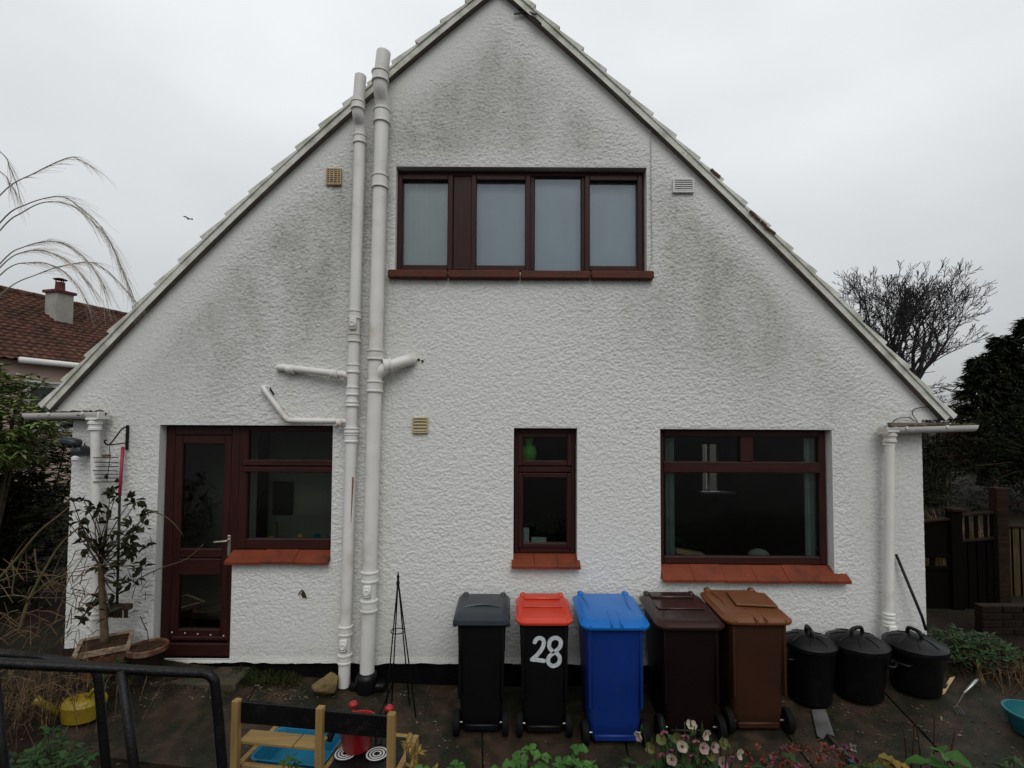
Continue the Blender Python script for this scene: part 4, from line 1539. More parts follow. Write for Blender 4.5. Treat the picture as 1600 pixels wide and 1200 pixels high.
    m.lathe([(.010, cx - w_ * .43), (.010, cx + w_ * .43)], (0, ya, g0 + rw - .012), 10, 'X')
    m.build('axle', 'steel', b, auto=40)
    for s_ in (-1, 1):
        xx = cx + s_ * w_ * .425
        m = MB()
        m.lathe([(.055, xx - .026), (rw * .92, xx - .026), (rw, xx - .014), (rw, xx + .014), (rw * .92, xx + .026), (.055, xx + .026)], (0, ya, g0 + rw - .012), 22, 'X')
        wh = m.build('wheel', 'rubber', b, auto=40)
        m = MB()
        m.lathe([(.06, xx - .020), (.06, xx + .020), (.022, xx + .028)], (0, ya, g0 + rw - .012), 14, 'X')
        m.build('hub', 'black_plastic', wh, auto=40)
    return b, face_y, (cx, zl, lz)

b1, _, _ = wheelie('black wheeled bin with a dark grey lid, leftmost in the row', 707, 797, 966, 933, -.66, .52, 'black_plastic', 'grey_lid', 'box')
b2, fy, _ = wheelie('black wheeled bin with a red lid and a painted 28', 806, 897, 967, 927, -.67, .53, 'black_plastic', 'red_lid', 'panel')
b3, _, _ = wheelie('bright blue wheeled bin with a blue lid', 908, 1019, 974, 932, -.78, .66, 'blue_plastic', 'blue_lid', 'ribbed', wf=.84)
b4, _, _ = wheelie('very dark brown wheeled bin with glossy flat lid', 1027, 1138, 974, 928, -.76, .66, 'choc_plastic', 'choc_lid', 'panel', wf=.84)
b5, _, (bx5, bz5, lz5) = wheelie('mid brown wheeled bin with a ribbed lid, rightmost of the wheeled row', 1135, 1244, 966, 930, -.74, .64, 'brown_plastic', 'brown_lid', 'ribbed', wf=.84)
# hand painted number
def dig(pts, closed=False):
    out = []
    for x, y in pts:
        X, Y_ = 680 + x / 4.616, 900 + y / 4.616
        p = P(X, Y_, -.63)
        yv = fy(p.z) - .004
        out.append(P(X, Y_, yv))
    return curve_pts(out, 5)
m = MB()
ribbon(m, dig([(717, 478), (735, 452), (766, 450), (784, 475), (772, 520), (735, 570), (697, 602)]), .034)
ribbon(m, [p + Vector((0, -.0006, 0)) for p in dig([(697, 602), (735, 605), (785, 612)])], .034)
ribbon(m, [p + Vector((0, -.0012, 0)) for p in dig([(848, 545), (822, 510), (832, 462), (872, 445), (905, 470), (897, 515), (858, 550), (818, 588), (820, 630), (850, 648), (888, 632), (898, 592), (880, 560), (848, 545)])], .034)
m.build('painted_number', 'white_paint', b2, label='white hand painted number 28', recalc=False)
# loose board on the last lid
m = MB()
bxc = P(1176, 934, -.42)
m.box((bxc.x - .17, -.54, bz5 + .012), (bxc.x + .17, -.24, bz5 + .028), .004, rot=Matrix.Rotation(R(-7), 3, 'Z') @ Matrix.Rotation(R(2), 3, 'X'))
m.v = [(x, y, z - .005) for x, y, z in m.v]
m.build('loose_board', 'brown_lid', label='square brown board lying on the mid brown bin lid', cat='board')

# ================================================================== round dustbins
def dustbin(xc, yrim, Yc, r_, handle_rot, label):
    d = thing('dustbin', label, 'dustbin', 'round dustbins by the downpipe')
    p = P(xc, yrim, Yc)
    g0 = G(p.x, Yc)
    zr = p.z
    m = MB()
    pf = [(r_ * .74, g0), (r_ * .76, g0 + .01), (r_ * .80, g0 + .12), (r_ * .815, g0 + .13), (r_ * .815, g0 + .145), (r_ * .82, g0 + .15), (r_ * .9, zr - .07), (r_ * .93, zr - .06), (r_ * .93, zr - .03)]
    m.lathe(pf, (p.x, Yc, 0), 32)
    m.build('body', 'can_black', d, auto=35)
    m = MB()
    lp = [(r_ * .96, zr - .04), (r_ * 1.0, zr - .035), (r_ * 1.0, zr - .006), (r_ * .97, zr + .002), (r_ * .88, zr + .012), (r_ * .86, zr + .016), (r_ * .6, zr + .045), (r_ * .3, zr + .062), (.01, zr + .066)]
    m.lathe(lp, (p.x, Yc, 0), 36)
    m.build('lid', 'can_black', d, auto=30)
    m = MB()
    for k in range(8):
        t_ = 2 * math.pi * k / 8 + .3
        q = [Vector((p.x + rr * math.cos(t_), Yc + rr * math.sin(t_), zz)) for rr, zz in ((r_ * .83, zr + .021), (r_ * .6, zr + .047), (r_ * .34, zr + .062))]
        m.tube(q, .005, 5)
    m.build('lid_rib', 'can_black', d, auto=40, split=True)
    m = MB()
    c_, s_ = math.cos(handle_rot), math.sin(handle_rot)
    hp_ = [(-.07, .05), (-.062, .095), (-.04, .112), (.04, .112), (.062, .095), (.07, .05)]
    pts = curve_pts([Vector((p.x + a_ * c_, Yc + a_ * s_, zr + h_)) for a_, h_ in hp_], 4)
    m.tube(pts, .016, 8)
    m.build('lid_handle', 'can_black', d, smooth=True)
    for s2 in (-1, 1):
        m = MB()
        t_ = handle_rot + math.pi / 2 * s2 + .4
        c0 = Vector((p.x + r_ * .9 * math.cos(t_), Yc + r_ * .9 * math.sin(t_), zr - .12))
        tg = Vector((-math.sin(t_), math.cos(t_), 0))
        ot = Vector((math.cos(t_), math.sin(t_), 0))
        m.tube(curve_pts([c0 - tg * .06, c0 - tg * .05 + ot * .05, c0 + tg * .05 + ot * .05, c0 + tg * .06], 4), .01, 6)
        m.build('side_handle', 'can_black', d, smooth=True)
    return d
dustbin(1264, 1001, -.36, .222, 1.35, 'round black dustbin partly hidden behind the brown bin')
dustbin(1339, 1001, -.38, .245, .35, 'round black dustbin in the middle of the three dustbins')
dustbin(1429, 1004, -.40, .238, 1.7, 'round black dustbin at the right end beside the leaning stick')

# ================================================================== small things in the yard
# plant obelisk of black rods
ob = thing('plant_obelisk', 'tall black iron rod obelisk standing before the white wall', 'plant support')
Yo = -.38
ap = P(622, 905, Yo)
foot = [P(602, 1106, Yo - .06), P(612, 1097, Yo + .08), P(640, 1097, Yo + .09), P(650, 1106, Yo - .05)]
for q in foot:
    m = MB()
    q = Vector((q.x, q.y, G(q.x, q.y)))
    m.tube([q, q.lerp(ap, .9) + Vector((0, 0, .0)), ap + (q - ap) * .012], .006, 6)
    m.build('rod', 'black_iron', ob, smooth=True)
m = MB()
pr_ = P(621.5, 986, Yo)
m.tube([Vector((pr_.x + .062 * math.cos(t_ * .3927), Yo + .062 * math.sin(t_ * .3927), pr_.z)) for t_ in range(17)], .0045, 5)
m.build('ring', 'black_iron', ob, smooth=True)
m = MB()
m.lathe([(.012, -.06), (.016, -.03), (.008, 0), (.014, .02), (.006, .045), (.003, .07)], ap, 10)
m.build('finial', 'black_iron', ob, smooth=True)
# stone
def rocky(c, sx, sy, sz, seed, mat, name, lab, cat):
    bm = bmesh.new()
    bmesh.ops.create_icosphere(bm, subdivisions=3, radius=1)
    rg = random.Random(seed)
    cuts = [(Vector((rg.gauss(0, 1), rg.gauss(0, 1), rg.gauss(0, 1))).normalized(), rg.uniform(.55, .85)) for _ in range(14)]
    for v in bm.verts:
        for n_, d_ in cuts:
            t_ = v.co.dot(n_) - d_
            if t_ > 0:
                v.co -= n_ * t_
        v.co += Vector((rg.gauss(0, .008), rg.gauss(0, .008), rg.gauss(0, .008)))
    for v in bm.verts:
        v.co = Vector((v.co.x * sx + c[0], v.co.y * sy + c[1], v.co.z * sz + c[2]))
    me = bpy.data.meshes.new(name)
    bm.to_mesh(me)
    bm.free()
    o = bpy.data.objects.new(name, me)
    COL.objects.link(o)
    me.materials.append(MATS[mat])
    me.polygons.foreach_set('use_smooth', [True] * len(me.polygons))
    me.set_sharp_from_angle(angle=R(28))
    return tag(o, lab, cat)
p = P(509, 1064, -.22)
rocky((p.x, -.22, G(p.x, -.22) + .075), .135, .10, .125, 4, 'rock', 'rock', 'rough sandy coloured rock at the foot of the narrower soil pipe', 'rock')
# square terracotta planter with small evergreen
def sq_ring(cx, cy, s_, z, rot):
    out = []
    for a_, b_ in ((-1, -1), (1, -1), (1, 1), (-1, 1)):
        x, y = a_ * s_, b_ * s_
        out.append((cx + x * math.cos(rot) - y * math.sin(rot), cy + x * math.sin(rot) + y * math.cos(rot), z))
    return out
pt = thing('potted_tree', 'straggly small evergreen in a square terracotta planter', 'potted plant')
PYv = -.36
c = P(164, 1003, PYv)
zr = c.z
g0 = G(c.x, PYv)
rt = R(33)
m = MB()
m.loft([sq_ring(c.x, PYv, .13, zr - .26, rt), sq_ring(c.x, PYv, .165, zr - .045, rt)])
m.build('planter', 'terracotta', pt)
m = MB()
m.loft([sq_ring(c.x, PYv, .165, zr - .045, rt), sq_ring(c.x, PYv, .192, zr - .04, rt), sq_ring(c.x, PYv, .195, zr, rt), sq_ring(c.x, PYv, .165, zr + .002, rt), sq_ring(c.x, PYv, .16, zr - .03, rt)], cap=False)
m.build('planter_rim', 'terracotta_pale', pt)
m = MB()
m.loft([sq_ring(c.x, PYv, .162, zr - .03, rt), sq_ring(c.x, PYv, .162, zr - .012, rt)])
m.build('compost', 'compost', pt)
crown_c = [(860, 60), (900, 80), (1030, 100), (1060, 130), (730, 170), (760, 200), (1170, 200), (1130, 230), (640, 280), (680, 300), (830, 280), (1010, 310), (1020, 350), (1130, 310), (920, 370), (670, 390), (700, 420), (780, 430), (770, 490), (990, 450), (680, 520), (830, 490), (960, 560), (1160, 470), (730, 620), (790, 640), (850, 660), (910, 640), (1060, 720), (1000, 750), (890, 760), (920, 850), (850, 900), (760, 870), (720, 950), (700, 970), (860, 990), (640, 1040), (570, 110), (650, 100), (590, 230), (560, 310), (1050, 370), (940, 480), (1000, 480), (1110, 620), (1030, 540), (840, 180)]
trunk = MB()
tp = [Vector((c.x - .0, PYv, zr - .02)), P(161, 950, PYv), P(158, 905, PYv), P(157, 880, PYv)]
trunk.tube(curve_pts(tp, 4), [.033 - .0012 * k for k in range(13)], 9)
trunk.build('trunk', 'bark_pale', pt, smooth=True)
tw, lv = MB(), MB()
rg = random.Random(21)
hub = P(157, 890, PYv)
for (x, y) in crown_c:
    px, py = x / 5, 760 + y / 5
    e = P(px, py, PYv + rg.uniform(-.22, .16))
    st = hub.lerp(P(160, 930, PYv), rg.random() * .6) if py > 900 else hub.lerp(P(160, 860, PYv), rg.random())
    mid = st.lerp(e, .5) + Vector((rg.uniform(-.03, .03), rg.uniform(-.03, .03), rg.uniform(-.05, .02)))
    tw.tube(curve_pts([st, mid, e], 3), [.006, .0055, .005, .0045, .004, .0035, .003], 5)
    for k in range(rg.randint(4, 7)):
        d = Vector((rg.gauss(0, 1), rg.gauss(0, 1), rg.gauss(.3, .8))).normalized()
        o_ = e + Vector((rg.gauss(0, .018), rg.gauss(0, .018), rg.gauss(0, .018)))
        lv.leaf(o_, d, Vector((rg.gauss(0, .6), rg.gauss(0, .6), 1)), rg.uniform(.06, .10), rg.uniform(.035, .052), .3, .12)
for k in range(46):
    e0 = P(rg.uniform(120, 240), rg.uniform(790, 960), PYv)
    e1 = e0 + Vector((rg.uniform(-.12, .12), rg.uniform(-.1, .1), rg.uniform(-.05, .14)))
    tw.tube([e0, e0.lerp(e1, .5) + Vector((0, 0, .012)), e1], [.004, .0035, .002], 4)
tw.build('branches', 'twig', pt, smooth=True, kind='stuff')
lv.build('foliage', 'leaf_holly', pt, recalc=False, kind='stuff')
# long side shoot crossing the door
m = MB()
m.tube(curve_pts([P(215, 905, -.4), P(250, 888, -.42), P(290, 874, -.42), P(318, 850, -.4)], 4), [.006 - .0003 * k for k in range(13)], 5)
m.tube(curve_pts([P(226, 795, -.4), P(248, 802, -.42), P(270, 816, -.42), P(287, 838, -.4)], 4), [.006 - .0003 * k for k in range(13)], 5)
m.build('shoot', 'bark_pale', pt, smooth=True, split=True)
# round pot
pp = thing('round_pot', 'round terracotta rimmed pot with one bare twig beside the doorstep', 'plant pot')
c = P(231, 1008, -.34)
g0 = G(c.x, -.34)
m = MB()
zr = c.z
m.lathe([(.115, zr - .2), (.145, zr - .05), (.15, zr - .045)], (c.x, -.34, 0), 28)
m.build('pot', 'pot_dark', pp, auto=40)
m = MB()
m.lathe([(.15, zr - .05), (.158, zr - .045), (.160, zr - .005), (.152, zr), (.138, zr - .002), (.136, zr - .03)], (c.x, -.34, 0), 28, cap=False)
m.build('rim', 'terracotta', pp, auto=40)
m = MB()
m.lathe([(.137, zr - .03), (.137, zr - .016)], (c.x, -.34, 0), 24)
m.build('compost', 'compost', pp)
m = MB()
m.tube(curve_pts([Vector((c.x, -.34, zr - .02)), P(231, 990, -.34), P(225, 976, -.34), P(219, 963, -.35)], 4), .004, 5)
for (x, y) in ((225, 975), (229, 985), (221, 967)):
    q = P(x, y, -.345)
    m.tube([q, q + Vector((.03 * (1 if x < 226 else -1), 0, .012))], .003, 4)
m.build('twig', 'twig', pp, smooth=True)
# stick leaning on the corner
m = MB()
m.tube([P(1400, 866, -.03), P(1440, 962, -.12), P(1447, 985, -.14)], .0125, 8)
m.build('leaning_stick', 'black_iron', smooth=True, label='black stick leaning against the right corner of the house', cat='stick')
# shovel lying on the path
def gp_(x, y, dz=0.0):
    """point on the ground under a place in the photograph"""
    d = _f + _r * ((x - 800) / FPX) - _u * ((y - PPY) / FPX)
    t_ = 2.0
    for _ in range(40):
        q = _c + d * t_
        t_ += (q.z - (G(q.x, q.y) + dz)) / (-d.z) * .8
    return _c + d * t_
sh = thing('shovel', 'grey bladed shovel with a teal grip lying on the path', 'shovel')
bl = [gp_(x, y, .02) for x, y in ((1268, 1110), (1290, 1109), (1297, 1130), (1304, 1151), (1293, 1147), (1285, 1156), (1277, 1150))]
m = MB()
n = len(bl)
m.add([q + Vector((0, 0, .006)) for q in bl] + bl, [tuple(range(n)), tuple(range(2 * n - 1, n - 1, -1))] + [(i, i + n, (i + 1) % n + n, (i + 1) % n) for i in range(n)])
mk('shovel_grey', (0.10, 0.10, 0.10), 0.5, 0.3, 14, col2=(0.05, 0.045, 0.04), c2amt=.45, c2scale=7)
m.build('blade', 'shovel_grey', sh)
q0, q1, q2 = gp_(1293, 1148, .03), gp_(1314, 1170, .035), gp_(1332, 1192, .03)
m = MB(); m.tube([q0, q1], .012, 8); m.build('shaft', 'twig', sh, smooth=True)
m = MB(); m.tube([q1, q1.lerp(q2, .1), q1.lerp(q2, .8), q2], [.015, .018, .018, .012], 10); m.build('grip', 'teal', sh, smooth=True)
# hand fork
hf = thing('hand_fork', 'grey handled garden hand fork on the soil right of the dustbins', 'hand tool')
q0, q1, q2 = gp_(1528, 1061, .06), gp_(1506, 1083, .04), gp_(1494, 1104, .02)
m = MB(); m.tube([q0, q0.lerp(q1, .15), q1], [.011, .015, .011], 8); m.build('grip', 'steel', hf, smooth=True)
m = MB(); m.tube([q1, q2], .006, 6)
for k in (-1, 0, 1):
    m.tube([q2 + Vector((k * .022, 0, 0)), q2 + Vector((k * .024 - .04, -.09, -.012))], .004, 5)
m.tube([q2 + Vector((-.022, 0, 0)), q2 + Vector((.022, 0, 0))], .004, 5)
m.build('tine', 'shovel_grey', hf, split=True)
# notched wooden block
wb = gp_(1472, 1085, .01)
e1 = gp_(1488, 1058, .05)
ax = (e1 - wb)
sd_ = Vector((1, .3, 0)).normalized()
m = MB()
for (a0, a1, s0, s1) in ((0, .34, -.04, .03), (.34, .62, .005, .03), (.62, 1.0, -.03, .035)):
    pts = [wb + ax * a0 + sd_ * s0, wb + ax * a1 + sd_ * s0, wb + ax * a1 + sd_ * s1, wb + ax * a0 + sd_ * s1]
    lowv = [q - Vector((0, -.01, .02)) for q in pts]
    m.add(pts + lowv, [(0, 1, 2, 3), (7, 6, 5, 4), (0, 4, 5, 1), (1, 5, 6, 2), (2, 6, 7, 3), (3, 7, 4, 0)])
m.build('wooden_block', 'wood_block', label='pale notched wooden block lying beside the right dustbin', cat='wood')
# teal trug at the right edge
tt = thing('trug', 'teal plastic trug lying at the right edge of the yard', 'trug')
c = gp_(1604, 1146)
m = MB()
rr = .17
m.lathe([(rr * .7, 0), (rr * .75, .01), (rr, .14), (rr * 1.06, .145), (rr * 1.06, .16), (rr * .97, .16), (rr * .9, .1), (rr * .68, .02)], (c.x + .06, c.y, c.z), 26)
m.build('tub', 'teal', tt, auto=40)
m = MB()
m.tube(curve_pts([Vector((c.x - .06, c.y - .1, c.z + .16)), Vector((c.x, c.y - .13, c.z + .22)), Vector((c.x + .12, c.y - .13, c.z + .22)), Vector((c.x + .18, c.y - .1, c.z + .16))], 4), .008, 6)
m.build('handle', 'mint', tt, smooth=True)
# yellow toy barrow behind the rails
ty = thing('toy_watering_can', 'yellow plastic toy watering can among twigs behind the rail', 'toy')
c = gp_(118, 1124)
m = MB()
m.lathe([(.085, 0), (.098, .01), (.11, .13), (.085, .165), (.06, .17), (.055, .14)], (c.x + .03, c.y, c.z), 22)
m.v = [(c.x + (v[0] - c.x) * 1.35, v[1], v[2]) for v in m.v]
m.build('body', 'toy_yellow', ty, auto=40)
m = MB()
m.tube(curve_pts([Vector((c.x + .10, c.y, c.z + .18)), Vector((c.x + .17, c.y - .02, c.z + .25)), Vector((c.x + .24, c.y, c.z + .17)), Vector((c.x + .17, c.y, c.z + .05))], 4), .014, 8)
m.build('handle', 'toy_yellow', ty, smooth=True)
m = MB()
m.tube([Vector((c.x - .13, c.y, c.z + .05)), Vector((c.x - .24, c.y - .04, c.z + .15)), Vector((c.x - .28, c.y - .06, c.z + .18))], [.03, .022, .04], 10)
m.build('spout', 'toy_yellow', ty, smooth=True)

# ================================================================== toy mud kitchen (seen from behind)
mkx = thing('mud_kitchen', 'low pine play kitchen with black splashback and blue basin', 'play kitchen')
A, B = P(370, 1094, -2.27), P(612, 1114, -2.38)
zt = (A.z + B.z) / 2 + .002
U_ = Vector((B.x - A.x, B.y - A.y, 0))
KL = U_.length
U_.normalize()
V_ = Vector((-U_.y, U_.x, 0))
KM = Matrix((U_, V_, Vector((0, 0, 1)))).transposed()
K0 = Vector((A.x, A.y, 0))
def kbox(mb, u0, u1, v0, v1, z0, z1, c_=.003):
    t_ = MB()
    t_.box((u0, v0, z0), (u1, v1, z1), c_)
    mb.add([K0 + KM @ Vector(v) for v in t_.v], t_.f)
def kp(u_, v_, z): return K0 + KM @ Vector((u_, v_, z))
zc = zt - .335
def kg(u_, v_):
    q = kp(u_, v_, 0); return gz(q.x, q.y)
um = (P(502.5, 1106, -2.32) - K0).dot(U_)
for u_ in (0, um, KL):
    m = MB(); kbox(m, u_ - .018, u_ + .018, -.018, .018, kg(u_, 0) - .02, zt)
    m.build('post', 'pine_v', mkx)
    m = MB(); kbox(m, u_ - .018, u_ + .018, .345, .381, kg(u_, .36) - .05, zc - .03)
    m.build('post', 'pine_v', mkx)
for (ua, ub, dz) in ((.02, um - .02, 0), (um + .02, KL - .02, -.008)):
    m = MB(); kbox(m, ua, ub, .004, .018, zt - .12 + dz, zt - .012 + dz)
    m.build('splashback', 'black_paint', mkx)
m = MB(); kbox(m, .0, um - .16, .022, .12, zt - .235, zt - .218); m.build('shelf_board', 'pine', mkx)
m = MB(); kbox(m, um - .155, um - .02, .022, .12, zt - .235, zt - .218); m.build('shelf_board', 'pine', mkx)
for (ua, ub, va, vb) in ((.019, KL - .019, .355, .385), (.019, KL - .019, .02, .045), (-.016, .015, .02, .385), (um - .012, um + .012, .05, .35), (KL - .015, KL + .015, .02, .385)):
    m = MB(); kbox(m, ua, ub, va, vb, zc - .03, zc); m.build('counter_frame', 'pine', mkx)
m = MB()
def kring(u0, u1, v0, v1, z, r_):
    return [kp((u0 + u1) / 2 + a_, (v0 + v1) / 2 + b_, z_) for a_, b_, z_ in rrect(0, 0, u1 - u0, v1 - v0, r_, z, 4)]
bu0, bu1, bv0, bv1 = .03, um - .02, .055, .34
m.loft([kring(bu0 - .005, bu1 + .005, bv0, bv1 + .005, zc + .004, .04), kring(bu0 + .01, bu1 - .01, bv0 + .012, bv1 - .01, zc + .004, .035), kring(bu0 + .04, bu1 - .04, bv0 + .04, bv1 - .03, zc - .085, .03), kring(bu0 + .10, bu1 - .10, bv0 + .10, bv1 - .10, zc - .086, .03)], cap=False)
rb_ = kring(bu0 + .10, bu1 - .10, bv0 + .10, bv1 - .10, zc - .086, .03)
m.add(rb_, [tuple(range(len(rb_)))])
m.build('basin', 'tray_blue', mkx, auto=40)
m = MB(); kbox(m, um + .014, KL - .017, .047, .352, zc - .02, zc + .001); m.build('hob_board', 'black_paint', mkx)
for (x, y) in ((540, 1179), (589, 1180)):
    d = _f + _r * ((x - 800) / FPX) - _u * ((y - PPY) / FPX)
    q = _c + d * ((zc - CH) / d.z)
    m = MB()
    m.lathe([(.062, 0), (.062, .004)], (q.x, q.y, zc + .0015), 28)
    hb = m.build('hob', 'black_plastic', mkx)
    for rr in (.052, .036, .020):
        m = MB()
        vs, fs = [], []
        n = 28
        for k in range(n):
            t_ = 2 * math.pi * k / n
            for r3 in (rr - .0045, rr + .0045):
                vs.append((q.x + r3 * math.cos(t_), q.y + r3 * math.sin(t_), zc + .0085))
        for k in range(n):
            k2 = (k + 1) % n
            fs.append((2 * k, 2 * k + 1, 2 * k2 + 1, 2 * k2))
        m.add(vs, fs)
        m.build('hob_ring', 'white_plastic', hb, recalc=False)
# red pan on the hob
rp = thing('toy_pan', 'red toy cooking pot with black handles on the play kitchen', 'toy pot')
q = kp((P(562, 1160, -2.1) - K0).dot(U_), .215, zc + .012)
m = MB()
m.lathe([(.066, 0), (.072, .006), (.098, .125), (.104, .13), (.104, .138), (.096, .138), (.07, .02)], q, 28)
m.build('pan', 'toy_red', rp, auto=40)
for s_ in (-1, 1):
    m = MB()
    m.tube(curve_pts([q + U_ * s_ * .092 + Vector((0, 0, .10)), q + U_ * s_ * .125 - V_ * .02 + Vector((0, 0, .095)), q + U_ * s_ * .14 - V_ * .05 + Vector((0, 0, .05))], 4), [.014] * 4 + [.02] * 5, 8)
    m.build('pan_handle', 'black_plastic', rp, smooth=True)
m = MB()
qq = q - U_ * .125 + Vector((0, -.0, .10))
m.lathe([(.006, -.01), (.022, .0), (.024, .016), (.012, .03)], qq, 12)
m.build('pan_knob', 'steel', rp, smooth=True)
for nm, (x, y), lab in (('toy_spoon', (608, 1107), 'red toy spoon standing at the right end post'), ('toy_ladle', (552, 1101), 'red toy ladle standing behind the black splashback')):
    t_ = thing(nm, lab, 'toy')
    e = P(x, y, -1.98)
    m = MB(); m.lathe([(.004, -.010), (.024, -.007), (.026, .004), (.016, .016), (.004, .021)], e, 14); m.build('head', 'toy_red', t_, smooth=True)
    m = MB(); m.tube([e, Vector((e.x - .005, e.y + .0, zc + .005))], .006, 6); m.build('stem', 'toy_red', t_, smooth=True)
# lath leaning beside it
m = MB()
a_, b_ = P(641, 1146, -2.05), P(620, 1215, -2.25)
m.tube([a_, b_, b_ + (b_ - a_) * .8], .012, 4)
m.build('pine_lath', 'pine_v', label='thin pine lath leaning right of the play kitchen', cat='lath')

# ================================================================== hand rails on the steps
def rail(name, lab, top_pts, posts, r_):
    t_ = thing(name, lab, 'handrail', 'black handrails')
    m = MB(); m.tube(curve_pts(top_pts, 5), r_, 12); m.build('top_rail', 'black_paint', t_, smooth=True)
    for a_, b_ in posts:
        m = MB(); m.tube([a_, b_, Vector((b_.x, b_.y, gz(b_.x, b_.y) - .05))], r_ * .95, 12); m.build('post', 'black_paint', t_, smooth=True)
    return t_
Yr = -2.55
e1 = P(341, 1120, Yr); e2 = P(349, 1215, Yr)
rail('handrail', 'near black pipe handrail with a bent right end',
     [P(-140, 1030, Yr - .35), P(0, 1036, Yr - .2), P(180, 1045, Yr - .05), P(300, 1051, Yr), P(322, 1052.5, Yr), P(333, 1060, Yr), P(337, 1075, Yr), e1, e2, e2 + (e2 - e1) * 1.5], [(P(190, 1047, Yr - .05), P(212, 1215, Yr - .05))], .0215)
Yq = -2.3
rail('handrail', 'far black pipe handrail behind the bent one', [P(-140, 1003, Yq - .2), P(0, 1021, Yq - .1), P(75, 1029, Yq), P(136, 1042, Yq), P(148, 1047, Yq), P(153, 1058, Yq), P(157, 1100, Yq), P(167, 1215, Yq), P(171, 1290, Yq)],
     [(P(-12, 1022, Yq - .1), P(8, 1215, Yq - .12))], .021)

# ================================================================== neighbour's house beyond the shrub
nb = thing('neighbour_house', 'neighbouring pink walled house with a red tiled roof', 'house')
NU = Vector((.25, .968, 0)).normalized()
NN = Vector((NU.y, -NU.x, 0))
E0 = P(25, 557, 7.3)
def npt(u_, n_, z): return Vector((E0.x, E0.y, 0)) + NU * u_ + NN * n_ + Vector((0, 0, z))
EZn = E0.z
RZ, RW = 2.35, 3.9
rows, tilew = 22, .21
U0, U1 = -7.0, 10.0
m = MB()
vs, fs = [], []
cols = int((U1 - U0) / tilew * 4)
for r_ in range(rows):
    for e in (0, 1):
        v_ = (r_ + e) / rows
        for k in range(cols + 1):
            u_ = U0 + (U1 - U0) * k / cols
            ph = 2 * math.pi * (u_ / tilew)
            wv = .022 * max(-.4, math.sin(ph)) + (.0 if e else .045)
            vs.append(npt(u_, .25 - (RW + .25) * v_, EZn + .03 - .15 * (1 - v_) + RZ * v_ + wv + random.gauss(0, .004)))
N = cols + 1
for r_ in range(rows):
    b0 = r_ * 2 * N
    for k in range(cols):
        fs.append((b0 + k, b0 + k + 1, b0 + N + k + 1, b0 + N + k))
        if r_ < rows - 1:
            fs.append((b0 + N + k, b0 + N + k + 1, b0 + 2 * N + k + 1, b0 + 2 * N + k))
m.add(vs, fs)
rf = m.build('roof', 'pantile', nb, recalc=False)
m = MB()
m.add([npt(U0, -RW, EZn + RZ), npt(U1, -RW, EZn + RZ), npt(U1, -2 * RW, EZn), npt(U0, -2 * RW, EZn)], [(0, 1, 2, 3)])
m.build('far_slope', 'pantile', nb)
for k in range(int((U1 - U0) / .42)):
    m = MB()
    ua = U0 + k * .42
    m.tube([npt(ua + .01, -RW, EZn + RZ + .03), npt(ua + .41, -RW, EZn + RZ + .03)], [.13, .12], 8)
    m.build('ridge_tile', 'pantile', rf, smooth=True)
m = MB()
for (u0, u1, n0, n1, z0, z1) in ((U0 + .2, U1 - .2, -2 * RW + .2, 0.0, 0, EZn - .08),):
    vs = [npt(u, n_, z) for z in (z0, z1) for n_ in (n0, n1) for u in (u0, u1)]
    m.add(vs, [(0, 2, 3, 1), (4, 5, 7, 6), (0, 1, 5, 4), (2, 6, 7, 3), (0, 4, 6, 2), (1, 3, 7, 5)])
m.build('wall', 'pink_wall', nb)
m = MB()
m.tube([npt(U0 + 6.9, .30, EZn - .10), npt(U1, .30, EZn - .10)], .075, 10)
m.build('gutter', 'white_gloss', nb, smooth=True)
def nwin(u0, u1, z0, z1):
    wv_ = bpy.data.objects.new('window', None)
    COL.objects.link(wv_)
    wv_.parent = nb
    def nb_box(mb, ua, ub, na, nb2, za, zb2):
        vs = [npt(u, n_, z) for z in (za, zb2) for n_ in (na, nb2) for u in (ua, ub)]
        mb.add(vs, [(0, 2, 3, 1), (4, 5, 7, 6), (0, 1, 5, 4), (2, 6, 7, 3), (0, 4, 6, 2), (1, 3, 7, 5)])
    m = MB()
    nb_box(m, u0, u1, 0, .06, z1 - .09, z1); nb_box(m, u0, u1, 0, .06, z0, z0 + .09)
    for u in (u0, u0 + (u1 - u0) * .38, u1 - .09):
        nb_box(m, u, u + .09, .0, .058, z0 + .09, z1 - .09)
    nb_box(m, u0 - .05, u1 + .05, 0, .12, z1 + .0, z1 + .06)
    m.build('frame', 'white_plastic', wv_)
    m = MB()
    nb_box(m, u0 + .09, u1 - .09, .0, .02, z0 + .09, z1 - .09)
    m.build('pane', 'glass_dark', wv_)
nwin(.2, 2.0, EZn - 1.85, EZn - .62)
nwin(3.2, 5.0, EZn - 1.85, EZn - .62)
# chimney standing on the slope
ch = bpy.data.objects.new('chimney', None)
COL.objects.link(ch)
ch.parent = nb
cu, cn = 2.55, -2.55
def cbox(mb, hw, z0, z1):
    vs = [npt(cu + a_ * hw, cn + b_ * hw, z) for z in (z0, z1) for b_ in (-1, 1) for a_ in (-1, 1)]
    mb.add(vs, [(0, 2, 3, 1), (4, 5, 7, 6), (0, 1, 5, 4), (2, 6, 7, 3), (0, 4, 6, 2), (1, 3, 7, 5)])
cz0 = EZn + RZ * (-cn) / RW
m = MB(); cbox(m, .235, cz0 - .4, cz0 + .80); m.build('stack', 'chimney_wall', ch)
m = MB(); cbox(m, .29, cz0 + .80, cz0 + .88); m.build('coping', 'chimney_red', ch)
m = MB(); cc_ = npt(cu, cn, cz0 + .88)
m.lathe([(.14, 0), (.125, .05), (.115, .26), (.125, .28), (.10, .28)], cc_, 16); m.build('chimney_pot', 'chimney_red', ch, auto=40)
m = MB()
